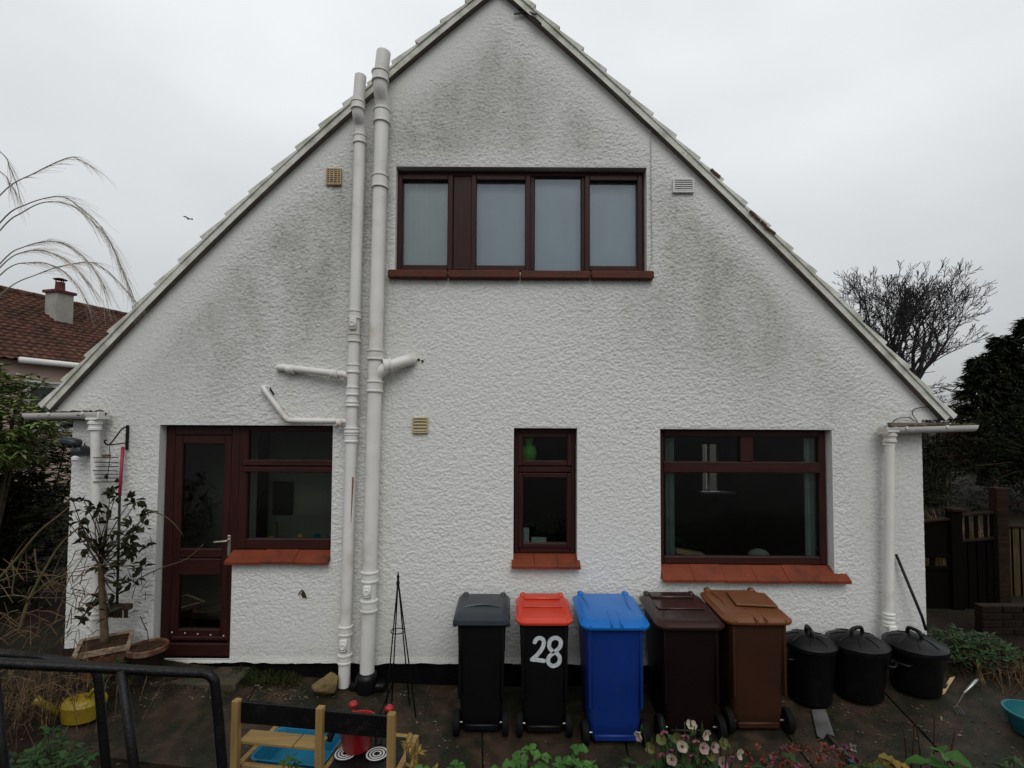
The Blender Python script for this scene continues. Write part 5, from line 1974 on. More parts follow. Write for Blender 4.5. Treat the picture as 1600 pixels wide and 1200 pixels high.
m.lathe([(.17, .36), (.18, .375), (.09, .41), (.02, .42)], cc_, 16)
for k in range(3):
    t_ = k * 2.09
    m.tube([cc_ + Vector((.09 * math.cos(t_), .09 * math.sin(t_), .26)), cc_ + Vector((.12 * math.cos(t_), .12 * math.sin(t_), .37))], .015, 5)
m.build('cowl', 'chimney_red', ch, auto=40)

# ================================================================== trees and shrubs
def bare_tree(name, lab, cat, base, fork_z, H, spread, seed, mat, r0, nstem=5, depth=6, minr=.011):
    rg = random.Random(seed)
    t_ = thing(name, lab, cat)
    m = MB()
    tw_ = MB()
    def grow(p, d, L, r_, lev):
        n = 4
        pts, rr = [p], [r_]
        q = p
        for k in range(n):
            d = (d + Vector((rg.gauss(0, .11), rg.gauss(0, .11), rg.gauss(.035, .07)))).normalized()
            q = q + d * L / n
            pts.append(q)
            rr.append(max(minr, r_ * (1 - .34 * (k + 1) / n)))
        (m if lev < 3 else tw_).tube(pts, rr, 6 if lev < 3 else 4, cap=False)
        if lev >= depth:
            return
        k_ = 2 if lev < 2 else rg.choice((2, 2, 3))
        for j in range(k_):
            a_ = rg.uniform(.28, .62) * (1 if j else .5)
            ax_ = d.cross(rdir_(rg)).normalized()
            nd = (Matrix.Rotation(a_, 3, ax_) @ d)
            nd = (nd + Vector((0, 0, .06))).normalized()
            grow(pts[-1], nd, L * rg.uniform(.60, .80), rr[-1] * (.80 if j == 0 else .66), lev + 1)
        # side twigs
        for j in range(2 if lev > 0 else 1):
            i_ = rg.randint(1, n - 1)
            ax_ = d.cross(rdir_(rg)).normalized()
            grow(pts[i_], (Matrix.Rotation(rg.uniform(.5, .95), 3, ax_) @ d).normalized(), L * rg.uniform(.4, .62), rr[i_] * .5, max(lev + 2, 3))
    def rdir_(g_):
        return Vector((g_.gauss(0, 1), g_.gauss(0, 1), g_.gauss(0, 1))).normalized()
    b0 = Vector(base)
    fk = b0 + Vector((0, 0, fork_z))
    m.tube([b0, b0.lerp(fk, .5) + Vector((.05, 0, 0)), fk], [r0 * 1.2, r0, r0 * .95], 10)
    for k in range(nstem):
        an = 2 * math.pi * k / nstem + rg.uniform(-.3, .3)
        tl = spread * rg.uniform(.5, 1.15)
        d = Vector((math.cos(an) * tl, math.sin(an) * tl * .8, 1)).normalized()
        grow(fk - Vector((0, 0, .15)), d, H * rg.uniform(.24, .31), r0 * .55, 0)
    m.build('trunk', mat, t_, smooth=True, recalc=False)
    tw_.build('twigs', mat, t_, smooth=False, recalc=False, kind='stuff')
    return t_
bp_ = P(1418, 640, 14)
bare_tree('bare_tree', 'leafless grey brown tree rising behind the right roof slope', 'tree', (bp_.x - .30, 14, 0), 3.1, 6.5, .36, 23, 'bark_far', .24, nstem=10, depth=6, minr=.0085)

def conifer(lab, px, ytop, Y, rbase, zb, seed, n=1100, mat='leaf_conifer', name='conifer'):
    rg = random.Random(seed)
    t_ = thing(name, lab, 'tree', 'dark evergreen trees on the right')
    tp_ = P(px, ytop, Y)
    H = tp_.z
    c = Vector((tp_.x, Y, 0))
    m = MB(); m.tube([c + Vector((0, 0, zb)), c + Vector((.05, 0, H * .5)), c + Vector((0, 0, H))], [.18, .12, .01], 8); m.build('trunk', 'bark_far', t_, smooth=True)
    m = MB()
    for k in range(n):
        u_ = rg.random() ** .8
        z = zb + .15 + (H - zb - .1) * u_
        an = rg.uniform(0, 2 * math.pi)
        wh = random.Random(seed * 1000 + int(u_ * 13) * 17 + int(an * 2.2)).uniform(.45, 1.25)   # uneven whorls
        prof = rbase * (.06 + .94 * (1 - u_) ** .8) * wh
        rr = prof * rg.uniform(.25, 1.05)
        o_ = c + Vector((math.cos(an) * rr, math.sin(an) * rr, z + .1))
        out = Vector((math.cos(an), math.sin(an), rg.uniform(-.55, .15))).normalized()
        L = rg.uniform(.3, .62) * (1 - .5 * u_)
        for j in range(9):
            d = (out + Vector((rg.gauss(0, .38), rg.gauss(0, .38), rg.gauss(-.1, .28)))).normalized()
            m.leaf(o_ + out * L * rg.uniform(-.2, .6), d, Vector((rg.gauss(0, .5), rg.gauss(0, .5), 1)), rg.uniform(.14, .30), rg.uniform(.035, .07), .15)
    m.build('crown', mat, t_, recalc=False, kind='stuff')
conifer('dark conifer at the right edge, tallest of the evergreens', 1612, 505, 10.5, 1.9, .8, 1, 1100)
conifer('dark conifer with a drooping top left of the tallest evergreen', 1566, 534, 10.0, 1.25, .8, 2, 1000)
conifer('short dark conifer nearest the right end of the gutter', 1532, 566, 9.6, 1.05, .8, 3, 900)
def bush(name, lab, cat, c, rx, ry, rz, nclump, leaf_n, L, W, mat, seed, group=None, stem='bark', up=.3, zmin=None, shell=.55, flat=.7):
    """a leafy mass of many small clumps with gaps between them"""
    rg = random.Random(seed)
    t_ = thing(name, lab, cat, group)
    c = Vector(c)
    m, s_ = MB(), MB()
    base = Vector((c.x, c.y, zmin if zmin is not None else c.z - rz))
    for k in range(nclump):
        d = Vector((rg.gauss(0, 1), rg.gauss(0, 1), rg.gauss(0, 1))).normalized()
        rr = rg.uniform(shell, 1.0) * (1 + .18 * math.sin(d.x * 5 + seed) * math.cos(d.z * 6))
        e = c + Vector((d.x * rx, d.y * ry, d.z * rz)) * rr
        if zmin is not None and e.z < zmin:
            e.z = zmin + rg.random() * .15
        if k % 40 == 0:
            s_.tube([base + Vector((rg.gauss(0, .1 * rx), rg.gauss(0, .1 * ry), 0)), c.lerp(e, .5), e], [.02, .012, .005], 5, cap=False)
        for j in range(leaf_n):
            an = 2 * math.pi * j / leaf_n + rg.uniform(-.3, .3)
            ld = Vector((math.cos(an), math.sin(an), rg.uniform(-.35, up))) + d * .4
            m.leaf(e + rdirg(rg) * L * .25, ld, Vector((rg.gauss(0, .3), rg.gauss(0, .3), 1)), L * rg.uniform(.7, 1.2), W * rg.uniform(.8, 1.15), .2)
    s_.build('branches', stem, t_, smooth=True, recalc=False, kind='stuff')
    m.build('foliage', mat, t_, recalc=False, kind='stuff')
    return t_
def rdirg(g_):
    return Vector((g_.gauss(0, 1), g_.gauss(0, 1), g_.gauss(0, 1))).normalized()
# evergreen shrub on the left, dark hedge below it
c = P(30, 680, .75)
bush('rhododendron', 'large leaved green rhododendron at the left corner of the house', 'shrub', (c.x - .12, .55, c.z + .16), .64, .5, .62, 460, 9, .125, .036, 'leaf_rhodo', 3, up=.25, zmin=.3)
c = P(45, 790, 1.1)
bush('laurel_hedge', 'dark laurel hedge under the rhododendron beside the wall', 'hedge', (c.x - .6, 1.05, 1.3), 1.3, .55, 1.35, 1900, 7, .11, .04, 'leaf_dark', 9, zmin=.2, shell=.2)
c = P(60, 620, 5.0)
bush('far_hedge', 'dark hedge below the neighbouring house window', 'hedge', (c.x, 5.0, 1.6), 3.0, .8, 1.45, 900, 7, .16, .06, 'leaf_dark', 12, zmin=.2, shell=.3)
# dark scrub right of the house
c = P(1500, 700, 7.0)
bush('brown_scrub', 'brown twiggy scrub behind the right gutter', 'scrub', (c.x - .1, 7.6, 2.25), 1.0, .9, 1.45, 900, 8, .13, .028, 'leaf_scrub', 31, zmin=.2, shell=.25)
bush('evergreen_bank', 'black green evergreen mass beyond the fence', 'shrub', (P(1590, 720, 7.0).x + 1.0, 7.2, 1.75), 2.4, .9, 1.65, 1500, 9, .15, .03, 'leaf_conifer', 33, zmin=.2, shell=.2)
bush('evergreen_shrub', 'dark evergreen shrub between the house corner and the scrub', 'shrub', (P(1462, 760, 4.2).x - .2, 4.6, 1.35), 1.1, .7, 1.3, 700, 9, .12, .028, 'leaf_conifer', 35, zmin=.2, shell=.2)

# ================================================================== fence on the right
fe = thing('fence', 'dark timber fence and slatted gate at the right corner', 'fence')
FYy = 1.15
def fb(x0, x1, y0, y1, name, mat, d0=0, d1=.03, c_=.004):
    a_, b_ = P(x0, y1, FYy), P(x1, y0, FYy)
    m = MB(); m.box((a_.x, FYy + d0, a_.z), (b_.x, FYy + d1, b_.z), c_); return m.build(name, mat, fe)
for k in range(4):
    fb(1436 + k * 15, 1450 + k * 15, 817 - k * 1.2, 868, 'board', 'fence_wood')
for k in range(4):
    fb(1436 + k * 15, 1450 + k * 15, 886, 965, 'board', 'fence_wood')
fb(1436, 1497, 865, 871, 'fence_rail', 'fence_wood', -.02, -.001); fb(1436, 1497, 884, 890, 'fence_rail', 'fence_wood', -.02, -.001)
fb(1455, 1462, 868, 888, 'board', 'fence_wood')
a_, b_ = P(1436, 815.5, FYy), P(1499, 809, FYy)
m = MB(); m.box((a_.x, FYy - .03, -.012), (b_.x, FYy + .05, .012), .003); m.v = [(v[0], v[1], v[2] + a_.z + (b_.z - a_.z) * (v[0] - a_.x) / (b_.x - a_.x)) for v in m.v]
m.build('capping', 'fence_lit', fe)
fb(1485, 1498, 798, 965, 'post', 'fence_wood', -.05, .04)
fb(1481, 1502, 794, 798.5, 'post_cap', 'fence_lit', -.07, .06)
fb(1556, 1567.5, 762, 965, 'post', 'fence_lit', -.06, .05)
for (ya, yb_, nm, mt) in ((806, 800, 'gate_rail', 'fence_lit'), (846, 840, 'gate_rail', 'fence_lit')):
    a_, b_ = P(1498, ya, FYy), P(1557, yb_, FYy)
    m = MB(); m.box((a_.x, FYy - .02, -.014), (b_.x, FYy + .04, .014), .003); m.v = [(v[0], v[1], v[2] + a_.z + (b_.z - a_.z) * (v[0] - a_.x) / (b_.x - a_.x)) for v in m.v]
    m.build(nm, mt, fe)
for x in (1512, 1526, 1541, 1552):
    fb(x - 2.2, x + 2.2, 804 - (x - 1500) * .1, 843 - (x - 1500) * .1, 'baluster', 'fence_wood', 0, .02)
for k in range(4):
    fb(1499 + k * 14.4, 1512.8 + k * 14.4, 847 - k * 1.2, 965, 'gate_board', 'fence_wood')
fp = thing('panel_fence', 'weathered brown panel fence at the far right edge', 'fence')
FYy2 = 1.6
for k in range(6):
    a_, b_ = P(1570 + k * 13, 960, FYy2), P(1582.4 + k * 13, 824, FYy2)
    m = MB(); m.box((a_.x, FYy2, a_.z), (b_.x, FYy2 + .025, b_.z), .003); m.build('board', 'fence_brown' if 'fence_brown' in MATS else mk('fence_brown', (0.055, 0.042, 0.022), .9, .35, 4, stretch=(10, 10, 1)), fp)  # boards in the panel fence's own paler brown
a_, b_ = P(1568, 824, FYy2), P(1650, 820, FYy2)
m = MB(); m.box((a_.x, FYy2 - .02, a_.z), (b_.x, FYy2 + .05, a_.z + .025), .003); m.build('capping', 'fence_lit', fp)
# dry grass showing over the fence
def tuft(name, lab, cat, c, n, H, spread, mat, seed, group=None, wd=.006, lean=.5, kind=None):
    rg = random.Random(seed)
    m = MB()
    for k in range(n):
        b0 = Vector(c) + Vector((rg.gauss(0, spread * .4), rg.gauss(0, spread * .3), 0))
        an = rg.uniform(0, 6.28)
        ln = rg.uniform(.1, 1) * lean
        h_ = H * rg.uniform(.45, 1.05)
        d = Vector((math.cos(an) * ln, math.sin(an) * ln, 0)) * h_
        p1 = b0 + d * .35 + Vector((0, 0, h_ * .6)); p2 = b0 + d + Vector((0, 0, h_ * (.95 - .35 * ln)))
        sd_ = Vector((-math.sin(an), math.cos(an), 0)) * wd
        m.add([b0 - sd_, b0 + sd_, p1 + sd_ * .8, p1 - sd_ * .8, p2], [(0, 1, 2, 3), (3, 2, 4)])
    return m.build(name, mat, recalc=False, label=lab, cat=cat, group=group, kind=kind)
c = P(1462, 815, 2.2); tuft('dry_grass', 'tawny dry grass showing over the dark fence', 'grass', (c.x, 2.2, .4), 260, 1.15, .55, 'straw', 4, wd=.008)
c = P(1530, 830, 2.4); tuft('dry_grass', 'tawny dry grass behind the slatted gate top', 'grass', (c.x, 2.3, .4), 220, .95, .5, 'straw', 6, wd=.008)
c = P(1450, 878, 2.2); tuft('dry_grass', 'yellowish grass behind the gap in the fence boards', 'grass', (c.x, 1.8, .3), 160, .62, .4, 'dry_grass', 7, wd=.01)

# low brick wall
bw = thing('low_brick_wall', 'low dark red brick wall below the panel fence', 'wall')
BY = .35
c0 = P(1536, 985, BY)
zb0 = gz(c0.x, BY) - .05
zt0 = P(1560, 938, BY).z
nrow = max(3, int((zt0 - zb0) / .075))
m = MB(); m.box((c0.x + .01, BY + .012, zb0), (c0.x + 1.3, BY + .10, zb0 + nrow * .075 - .01)); m.build('mortar_bed', 'mortar', bw)
bm_ = MB(); bm_.box((0, 0, 0), (.205, .10, .064), .006)
first = None
for r_ in range(nrow):
    for k in range(6):
        x = c0.x + k * .216 - (.108 if r_ % 2 else 0)
        if x < c0.x - .01:
            x = c0.x
        if first is None:
            first = bm_.build('brick', 'brick', bw); o = first
        else:
            o = bpy.data.objects.new('brick', first.data); COL.objects.link(o); o.parent = bw
        o.location = (x, BY + rnd(-.006, .004), zb0 + r_ * .075)
        o.rotation_euler = (0, 0, rnd(-.02, .02))

# ================================================================== planting in the foreground
def ground_at(x, y): return gz(x, y)
# arching reed grass at the left
rd = thing('reed_grass', 'tall feathery reed grass arching into the sky on the left', 'grass')
RY = -2.0
root = P(-320, 1150, RY)
stalks = [
    [(0, 305), (55, 270), (105, 247), (125, 250), (150, 265)], [(0, 237), (15, 262), (28, 290)], [(0, 268), (14, 284), (25, 302)],
    [(0, 348), (40, 320), (90, 307), (120, 320), (160, 358), (185, 405), (205, 455)], [(0, 360), (35, 332), (70, 316), (110, 320), (140, 342), (170, 375), (190, 420), (207, 460)],
    [(0, 412), (40, 385), (85, 377), (120, 392), (150, 425), (165, 452)], [(0, 418), (45, 392), (80, 395), (115, 415), (142, 450)],
    [(0, 462), (60, 428), (115, 412), (150, 412), (185, 440), (215, 475)], [(0, 430), (50, 410), (90, 418), (120, 445), (135, 470)]]
rg = random.Random(8)
for i, sk in enumerate(stalks):
    Y = RY + rg.uniform(-.12, .12)
    up_pt = P(-90, sk[0][1] + (120 if i not in (1, 2) else -60), Y)
    pts = [Vector((root.x + rg.uniform(-.1, .1), Y, gz(root.x, Y))), P(-200, (sk[0][1] + 1000) / 2, Y), up_pt] + [P(x, y, Y) for x, y in sk]
    cp = curve_pts(pts, 6)
    n = len(cp)
    m = MB()
    m.tube(cp, [.0042 * (1 - .82 * k / n) + .0006 for k in range(n)], 5)
    st_ = m.build('stalk', 'reed', rd, smooth=True)
    m = MB()
    k0 = int(n * .5) if len(sk) > 3 else int(n * .6)
    dens = 3 if i in (5, 6, 8) else 2
    for k in range(k0, n - 2):
        t_ = (cp[k + 1] - cp[k]).normalized()
        for j in range(dens):
            L = rg.uniform(.08, .24) * (1.2 if i in (3, 4, 5, 6) else .8)
            d = (t_ + Vector((rg.gauss(0, .1), rg.gauss(0, .16), rg.uniform(-.32, .04)))).normalized()
            a_ = cp[k] + t_ * rg.uniform(-.02, .02)
            b_ = a_ + d * L * .5
            c_ = a_ + d * L + Vector((0, 0, -L * .16))
            m.tube([a_, b_, c_], [.0009, .0008, .0004], 3, cap=False)
    m.build('plume', 'reed_pale' if i in (5, 6, 8) else 'reed', rd, recalc=False, kind='stuff')
# pale bare branches at the left
bs = thing('bare_shrub', 'tangle of pale bare branches in front of the left hedge', 'shrub')
BYs = -1.3
br_ = [[(-30, 935), (20, 880), (60, 832), (92, 806), (110, 790)], [(30, 985), (45, 938), (70, 890), (95, 850), (128, 820)], [(0, 933), (22, 930), (55, 934), (110, 934)], [(40, 940), (75, 910), (110, 895), (140, 890)], [(0, 968), (15, 957), (30, 953)], [(18, 875), (22, 900), (20, 928), (40, 932), (48, 945)], [(60, 935), (85, 905), (110, 880), (118, 860)], [(70, 990), (85, 972), (97, 968)], [(54, 858), (58, 890), (66, 908), (88, 932)], [(5, 995), (20, 985), (30, 983)], [(98, 930), (108, 905), (130, 870)], [(-20, 1010), (25, 985), (36, 975), (30, 985)]]
for i, sk in enumerate(br_):
    Y = BYs + rg.uniform(-.1, .15)
    cp = curve_pts([P(x, y, Y) for x, y in sk], 5)
    n = len(cp)
    r0 = .012 if i < 2 else .005
    m = MB()
    m.tube(cp, [r0 * (1 - .6 * k / n) for k in range(n)], 6)
    m.build('branch', 'bark_pale', bs, smooth=True)
m = MB()
for k in range(150):
    q = P(rg.uniform(-10, 140), rg.uniform(880, 1090), BYs + rg.uniform(-.2, .6))
    d = Vector((rg.gauss(0, 1), rg.gauss(0, .4), rg.gauss(.4, .8))).normalized() * rg.uniform(.08, .3)
    m.tube([q, q + d * .5 + Vector((0, 0, .02)), q + d], [.0035, .003, .0015], 4, cap=False)
m.build('twigs', 'straw', bs, recalc=False, kind='stuff')


# undergrowth on the left behind the rails
def clump(name, lab, cat, px, py, Y, n, L, W, mat, seed, H=.2, spread=.16, group=None, leaf_up=.4, base_on_ground=True):
    """low leafy plant: stems fan out from the ground and each carries leaves"""
    rg = random.Random(seed)
    t_ = thing(name, lab, cat, group)
    e = P(px, py, Y)
    b0 = Vector((e.x, Y, gz(e.x, Y)))
    H = max(.05, e.z - b0.z)
    m, s_ = MB(), MB()
    for k in range(int(n * 1.6)):
        an = rg.uniform(0, 6.28)
        rr = spread * 1.15 * math.sqrt(rg.random())
        tip = b0 + Vector((math.cos(an) * rr, math.sin(an) * rr * .8, H * rg.uniform(.45, 1.0) * (1 - .35 * (rr / spread) ** 2)))
        s_.tube([b0 + Vector((math.cos(an) * rr * .2, math.sin(an) * rr * .2, 0)), b0.lerp(tip, .6) + Vector((0, 0, .02)), tip], [.004, .003, .002], 4, cap=False)
        for j in range(rg.randint(3, 5)):
            a2_ = an + rg.uniform(-1.3, 1.3) + j * 1.6
            d = Vector((math.cos(a2_), math.sin(a2_), rg.uniform(-.35, leaf_up)))
            m.leaf(tip, d, Vector((rg.gauss(0, .35), rg.gauss(0, .35) - .3, 1)), L * rg.uniform(.65, 1.2), W * rg.uniform(.75, 1.2), .22, .16)
    s_.build('stems', 'twig', t_, recalc=False, kind='stuff')
    m.build('leaves', mat, t_, recalc=False, kind='stuff', smooth=True)
    return t_
FYp = -2.45
clump('leafy_plant', 'fresh green leafy plant below the red lidded bin', 'plant', 825, 1166, FYp, 110, .045, .036, 'leaf_green', 41, spread=.15)
clump('leafy_plant', 'green ground cover between the red and blue bins', 'plant', 866, 1176, FYp - .1, 90, .04, .03, 'leaf_green', 141, spread=.14)
clump('leafy_plant', 'green ground cover left of the hellebore', 'plant', 975, 1176, FYp - .02, 90, .05, .024, 'leaf_mid', 142, spread=.15)
clump('leafy_plant', 'green ground cover under the red lidded bin', 'plant', 775, 1178, FYp, 90, .04, .026, 'leaf_green', 143, spread=.15)
clump('leafy_plant', 'dark leaves between the rust flowers and red stems', 'plant', 1360, 1188, FYp, 60, .05, .022, 'leaf_mid', 144, spread=.17)
clump('leafy_plant', 'dark low leaves at the bottom right corner', 'plant', 1580, 1184, FYp, 70, .06, .024, 'leaf_mid', 145, spread=.2)
clump('leafy_plant', 'green sprigs rising right behind the rail posts', 'plant', 100, 1160, -2.0, 60, .05, .02, 'leaf_mid', 146, spread=.2, leaf_up=.8)
clump('leafy_plant', 'fresh green leafy plant below the blue bin', 'plant', 905, 1166, FYp - .05, 110, .045, .036, 'leaf_green', 42, spread=.14)
clump('leafy_plant', 'low green leafy plant below the leftmost wheeled bin', 'plant', 728, 1176, FYp, 90, .04, .022, 'leaf_green', 43, spread=.13)
clump('leafy_plant', 'low green leafy plant between the yellow shrub and the bins', 'plant', 672, 1176, FYp, 50, .042, .022, 'leaf_green', 44, spread=.09)
clump('golden_shrub', 'small golden leaved shrub right of the play kitchen', 'plant', 655, 1150, FYp + .05, 40, .05, .014, 'leaf_yellow', 45, spread=.10, leaf_up=.9)
clump('golden_sprig', 'dry golden sprig standing behind the leaning lath', 'plant', 642, 1116, FYp + .2, 14, .04, .012, 'leaf_yellow', 46, spread=.045, leaf_up=.9)
clump('broad_leaf_plant', 'bright broad leaved plant at the lower right', 'plant', 1492, 1160, FYp, 26, .10, .065, 'leaf_green', 47, spread=.15)
clump('leafy_plant', 'yellow green leaves low in front of the teal trug path', 'plant', 1405, 1182, FYp, 20, .07, .04, 'leaf_yellow', 48, spread=.12)
clump('leafy_plant', 'soft green plant in front of the blue play basin', 'plant', 440, 1178, FYp - .05, 46, .045, .016, 'leaf_mid', 49, spread=.16, leaf_up=.9)
clump('leafy_plant', 'dark green plant behind the left handrail', 'plant', 70, 1135, -1.7, 60, .07, .02, 'leaf_mid', 50, spread=.22, leaf_up=.8)
clump('leafy_plant', 'green plant at the foot of the left handrail posts', 'plant', 40, 1172, -2.0, 46, .06, .022, 'leaf_mid', 51, spread=.15, leaf_up=.8)
clump('leafy_plant', 'small green plant beside the round pot', 'plant', 185, 1026, -.5, 26, .04, .016, 'leaf_mid', 52, spread=.10, leaf_up=.8)
clump('hedge_plant', 'feathery green plant right of the end dustbin', 'plant', 1510, 985, -.15, 110, .07, .018, 'leaf_mid', 53, spread=.32, leaf_up=.9)
clump('hedge_plant', 'dark green plant at the foot of the low brick wall', 'plant', 1560, 1008, -.1, 60, .06, .018, 'leaf_dark', 54, spread=.22, leaf_up=.9)
c = gp_(1585, 1062); tuft('dead_grass', 'brown dead grass heap at the right edge', 'grass', (c.x, c.y, gz(c.x, c.y)), 260, .30, .5, 'straw', 22, lean=1.6, wd=.004)
c = gp_(60, 1120); tuft('dead_grass', 'brown dead grass stalks behind the left handrail', 'grass', (c.x - .1, c.y + .1, gz(c.x, c.y)), 420, .40, .8, 'straw', 23, lean=1.3, wd=.003)
# red bare stems
rs = thing('red_stems', 'upright red brown bare stems at the lower right', 'plant')
for k, (xa, ya, xb, yb_) in enumerate([(1422, 1215, 1428, 1122), (1440, 1215, 1430, 1126), (1455, 1215, 1460, 1118), (1415, 1215, 1412, 1140), (1478, 1200, 1492, 1140)]):
    m = MB()
    m.tube(curve_pts([P(xa, ya, -2.2), P((xa + xb) / 2 + 2, (ya + yb_) / 2, -2.2), P(xb, yb_, -2.2)], 4) , [.005 - .0003 * j for j in range(9)], 5)
    q = P(xa, ya, -2.2)
    m.tube([q, Vector((q.x, q.y, gz(q.x, q.y)))], .005, 5)
    m.build('stem', 'twig_red', rs, smooth=True)
# hellebore with nodding flowers
hl = clump('hellebore', 'hellebore with cream and dusky pink flowers in front of the bins', 'plant', 1075, 1150, FYp, 170, .07, .026, 'leaf_mid', 61, spread=.22)
hb0 = P(1075, 1200, FYp)
def flower(par, px, py, Y, R_, mat, face, seed, sm_=True):
    rg = random.Random(seed)
    c = P(px, py, Y)
    f_ = Vector(face).normalized()
    a_ = f_.orthogonal().normalized()
    b_ = f_.cross(a_)
    m = MB()
    for k in range(5):
        t_ = 2 * math.pi * k / 5 + rg.uniform(-.15, .15)
        d = a_ * math.cos(t_) + b_ * math.sin(t_)
        s_ = f_.cross(d)
        tip = c + d * R_ * .82 + f_ * R_ * .62
        md = c + d * R_ * .6 + f_ * R_ * .22
        m.add([c, md + s_ * R_ * .5 + f_ * R_ * .08, tip + s_ * R_ * .16, tip, tip - s_ * R_ * .16, md - s_ * R_ * .5 + f_ * R_ * .08, md], [(0, 6, 1), (1, 6, 2), (2, 6, 3), (3, 6, 4), (4, 6, 5), (5, 6, 0)])
    fo = m.build('flower', mat, par, recalc=False, smooth=True)
    m = MB()
    for k in range(12):
        d = (f_ + rdirg(rg) * .7).normalized()
        m.tube([c, c + d * R_ * .34], [.0015, .002], 3)
    m.build('stamen', 'petal_green', fo, recalc=False)
    m = MB()
    bq = Vector((hb0.x + (c.x - hb0.x) * .3, Y, gz(c.x, Y)))
    m.tube(curve_pts([bq, bq.lerp(c, .6) + Vector((0, 0, .03)), c - f_ * .012 + Vector((0, 0, .03)), c - f_ * .004], 4), .0028, 5)
    m.build('flower_stalk', 'leaf_mid', par, smooth=True)
fl_ = [(1046, 1170, 'petal_pink', (.1, -.6, -.5)), (1108, 1180, 'petal_green', (.2, -.6, .4)), (1140, 1182, 'petal_pink', (.3, -.6, -.4)), (1018, 1168, 'petal_green', (-.5, -.6, .3)), (1070, 1148, 'petal_pink', (-.2, -.6, -.6)), (1098, 1168, 'petal_white', (.1, -.8, .3)), (1050, 1186, 'petal_white', (-.3, -.7, .3)), (1001, 1149, 'petal_white', (-.9, -.4, -.2)), (1036, 1141, 'petal_pink', (.2, -.5, -.8)), (1080, 1136, 'petal_white', (0, -.4, .9)), (1100, 1146, 'petal_white', (.5, -.8, -.1)), (1034, 1157, 'petal_green', (-.3, -.5, .6)), (1086, 1155, 'petal_pink', (0, -.6, -.7)), (1033, 1175, 'petal_pink', (.1, -.5, -.8)), (1082, 1178, 'petal_pink', (-.1, -.6, -.6)), (1113, 1166, 'petal_white', (.5, -.8, .2)), (1130, 1164, 'petal_green', (.1, -.6, .6)), (1152, 1176, 'petal_white', (.6, -.8, 0)), (1058, 1153, 'petal_green', (-.1, -.7, .3)), (1128, 1192, 'petal_white', (.1, -.7, .5)), (1095, 1188, 'petal_rust', (0, -.6, -.5)), (1127, 1199, 'petal_pink', (.1, -.5, -.7)), (1066, 1166, 'petal_white', (-.2, -.8, .4))]
for i, (x, y, mt, fc) in enumerate(fl_):
    flower(hl, x, y, FYp - rg.uniform(0, .12), .030 if mt != 'petal_pink' else .026, mt, fc, 70 + i)
sd2 = clump('sedum', 'faded rust and pink flower clump beside the hellebore', 'plant', 1240, 1184, FYp, 40, .05, .024, 'leaf_mid', 62, spread=.30)
for i in range(44):
    x, y = rg.uniform(1165, 1340), rg.uniform(1166, 1200)
    m = MB()
    c = P(x, y, FYp - rg.uniform(0, .1))
    for k in range(9):
        m.leaf(c, rdirg(rg) + Vector((0, 0, .5)), rdirg(rg), rg.uniform(.016, .03), .016, .3)
    m.build('flower_head', rg.choice(('petal_rust', 'petal_rust', 'petal_pink', 'litter')), sd2, recalc=False)
# low grass and weeds along the foot of the wall
def grass_patch(name, px0, px1, y0, y1, n, H, mat, seed, Yr=(-.5, -.03)):
    rg = random.Random(seed)
    m = MB()
    for k in range(n):
        q = gp_(rg.uniform(px0, px1), rg.uniform(y0, y1))
        if q.y > -.03:
            q.y = rg.uniform(-.2, -.03); q.z = G(q.x, q.y)
        an = rg.uniform(0, 6.28)
        h_ = H * rg.uniform(.4, 1.1)
        d = Vector((math.cos(an), math.sin(an), 0)) * h_ * rg.uniform(.2, .8)
        sd_ = Vector((-math.sin(an), math.cos(an), 0)) * .003
        q = Vector((q.x, q.y, gz(q.x, q.y)))
        m.add([q - sd_, q + sd_, q + d * .4 + Vector((0, 0, h_ * .7)) + sd_, q + d * .4 + Vector((0, 0, h_ * .7)) - sd_, q + d + Vector((0, 0, h_ * .85))], [(0, 1, 2, 3), (3, 2, 4)])
    return m.build(name, mat, recalc=False, kind='stuff', label='low grass and weeds at the foot of the wall', cat='grass')
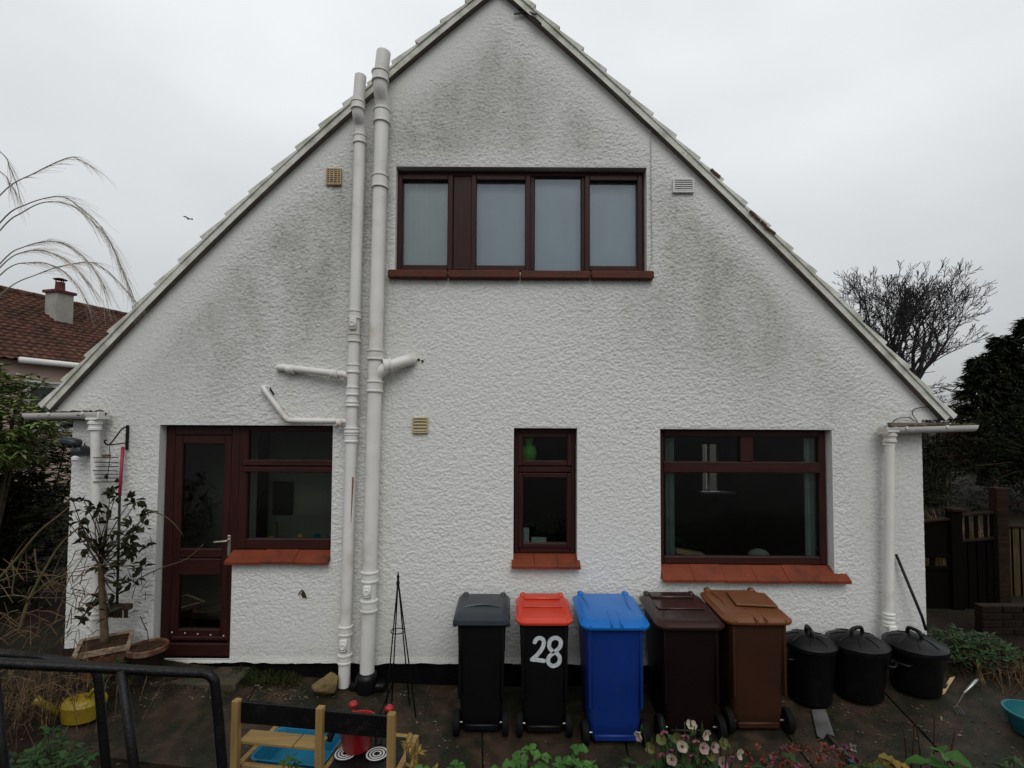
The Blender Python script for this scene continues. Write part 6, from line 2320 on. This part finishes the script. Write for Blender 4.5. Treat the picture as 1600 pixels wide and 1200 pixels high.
grass_patch('wall_grass', 362, 470, 1046, 1072, 1500, .09, 'grass', 3)
grass_patch('yard_grass', 250, 380, 1060, 1078, 500, .06, 'grass', 5)
grass_patch('corner_grass', 1480, 1600, 1010, 1060, 700, .10, 'grass', 6)
# leaf litter and chips scattered over the yard
m = MB()
rg = random.Random(77)
for k in range(900):
    zone = rg.random()
    if zone < .35: x, y = rg.uniform(200, 480), rg.uniform(1066, 1095)
    elif zone < .6: x, y = rg.uniform(380, 720), rg.uniform(1070, 1180)
    elif zone < .8: x, y = rg.uniform(1220, 1600), rg.uniform(1085, 1195)
    else: x, y = rg.uniform(0, 1600), rg.uniform(1070, 1195)
    q = gp_(x, y, .004)
    if q.y > -.03: continue
    s_ = rg.uniform(.006, .018)
    m.leaf(q, Vector((rg.gauss(0, 1), rg.gauss(0, 1), rg.uniform(0, .3))), Vector((rg.gauss(0, .2), rg.gauss(0, .2), 1)), s_ * 2, s_, .2)
m.build('leaf_litter', 'litter', recalc=False, kind='stuff', label='scattered dead leaves and chips on the yard', cat='leaf litter')
# bird far off
m = MB()
q = P(295, 342, 30)
m.lathe([(.005, -.16), (.04, -.08), (.05, .0), (.035, .08), (.01, .15)], q, 8, 'X')
for s_ in (-1, 1):
    m.add([q + Vector((-.05, 0, .02)), q + Vector((.06, 0, .02)), q + Vector((.02 + s_ * .12, s_ * .2, .12)), q + Vector((-.08 + s_ * .16, s_ * .36, .05))], [(0, 1, 2, 3)])
m.build('bird', 'black_iron', label='small dark bird flying in the sky left of the roof', cat='bird')

# set every Empty at the foot of its thing
bpy.context.view_layer.update()
for o in list(COL.objects):
    if o.type == 'EMPTY' and o.parent is None and o.name not in ('path',):
        co = [ch.matrix_world @ Vector(bb) for ch in o.children_recursive if ch.type == 'MESH' for bb in ch.bound_box]
        if co:
            mn = Vector((min(v.x for v in co), min(v.y for v in co), min(v.z for v in co)))
            mxv = Vector((max(v.x for v in co), max(v.y for v in co), max(v.z for v in co)))
            place_origin(o, ((mn.x + mxv.x) / 2, (mn.y + mxv.y) / 2, mn.z))
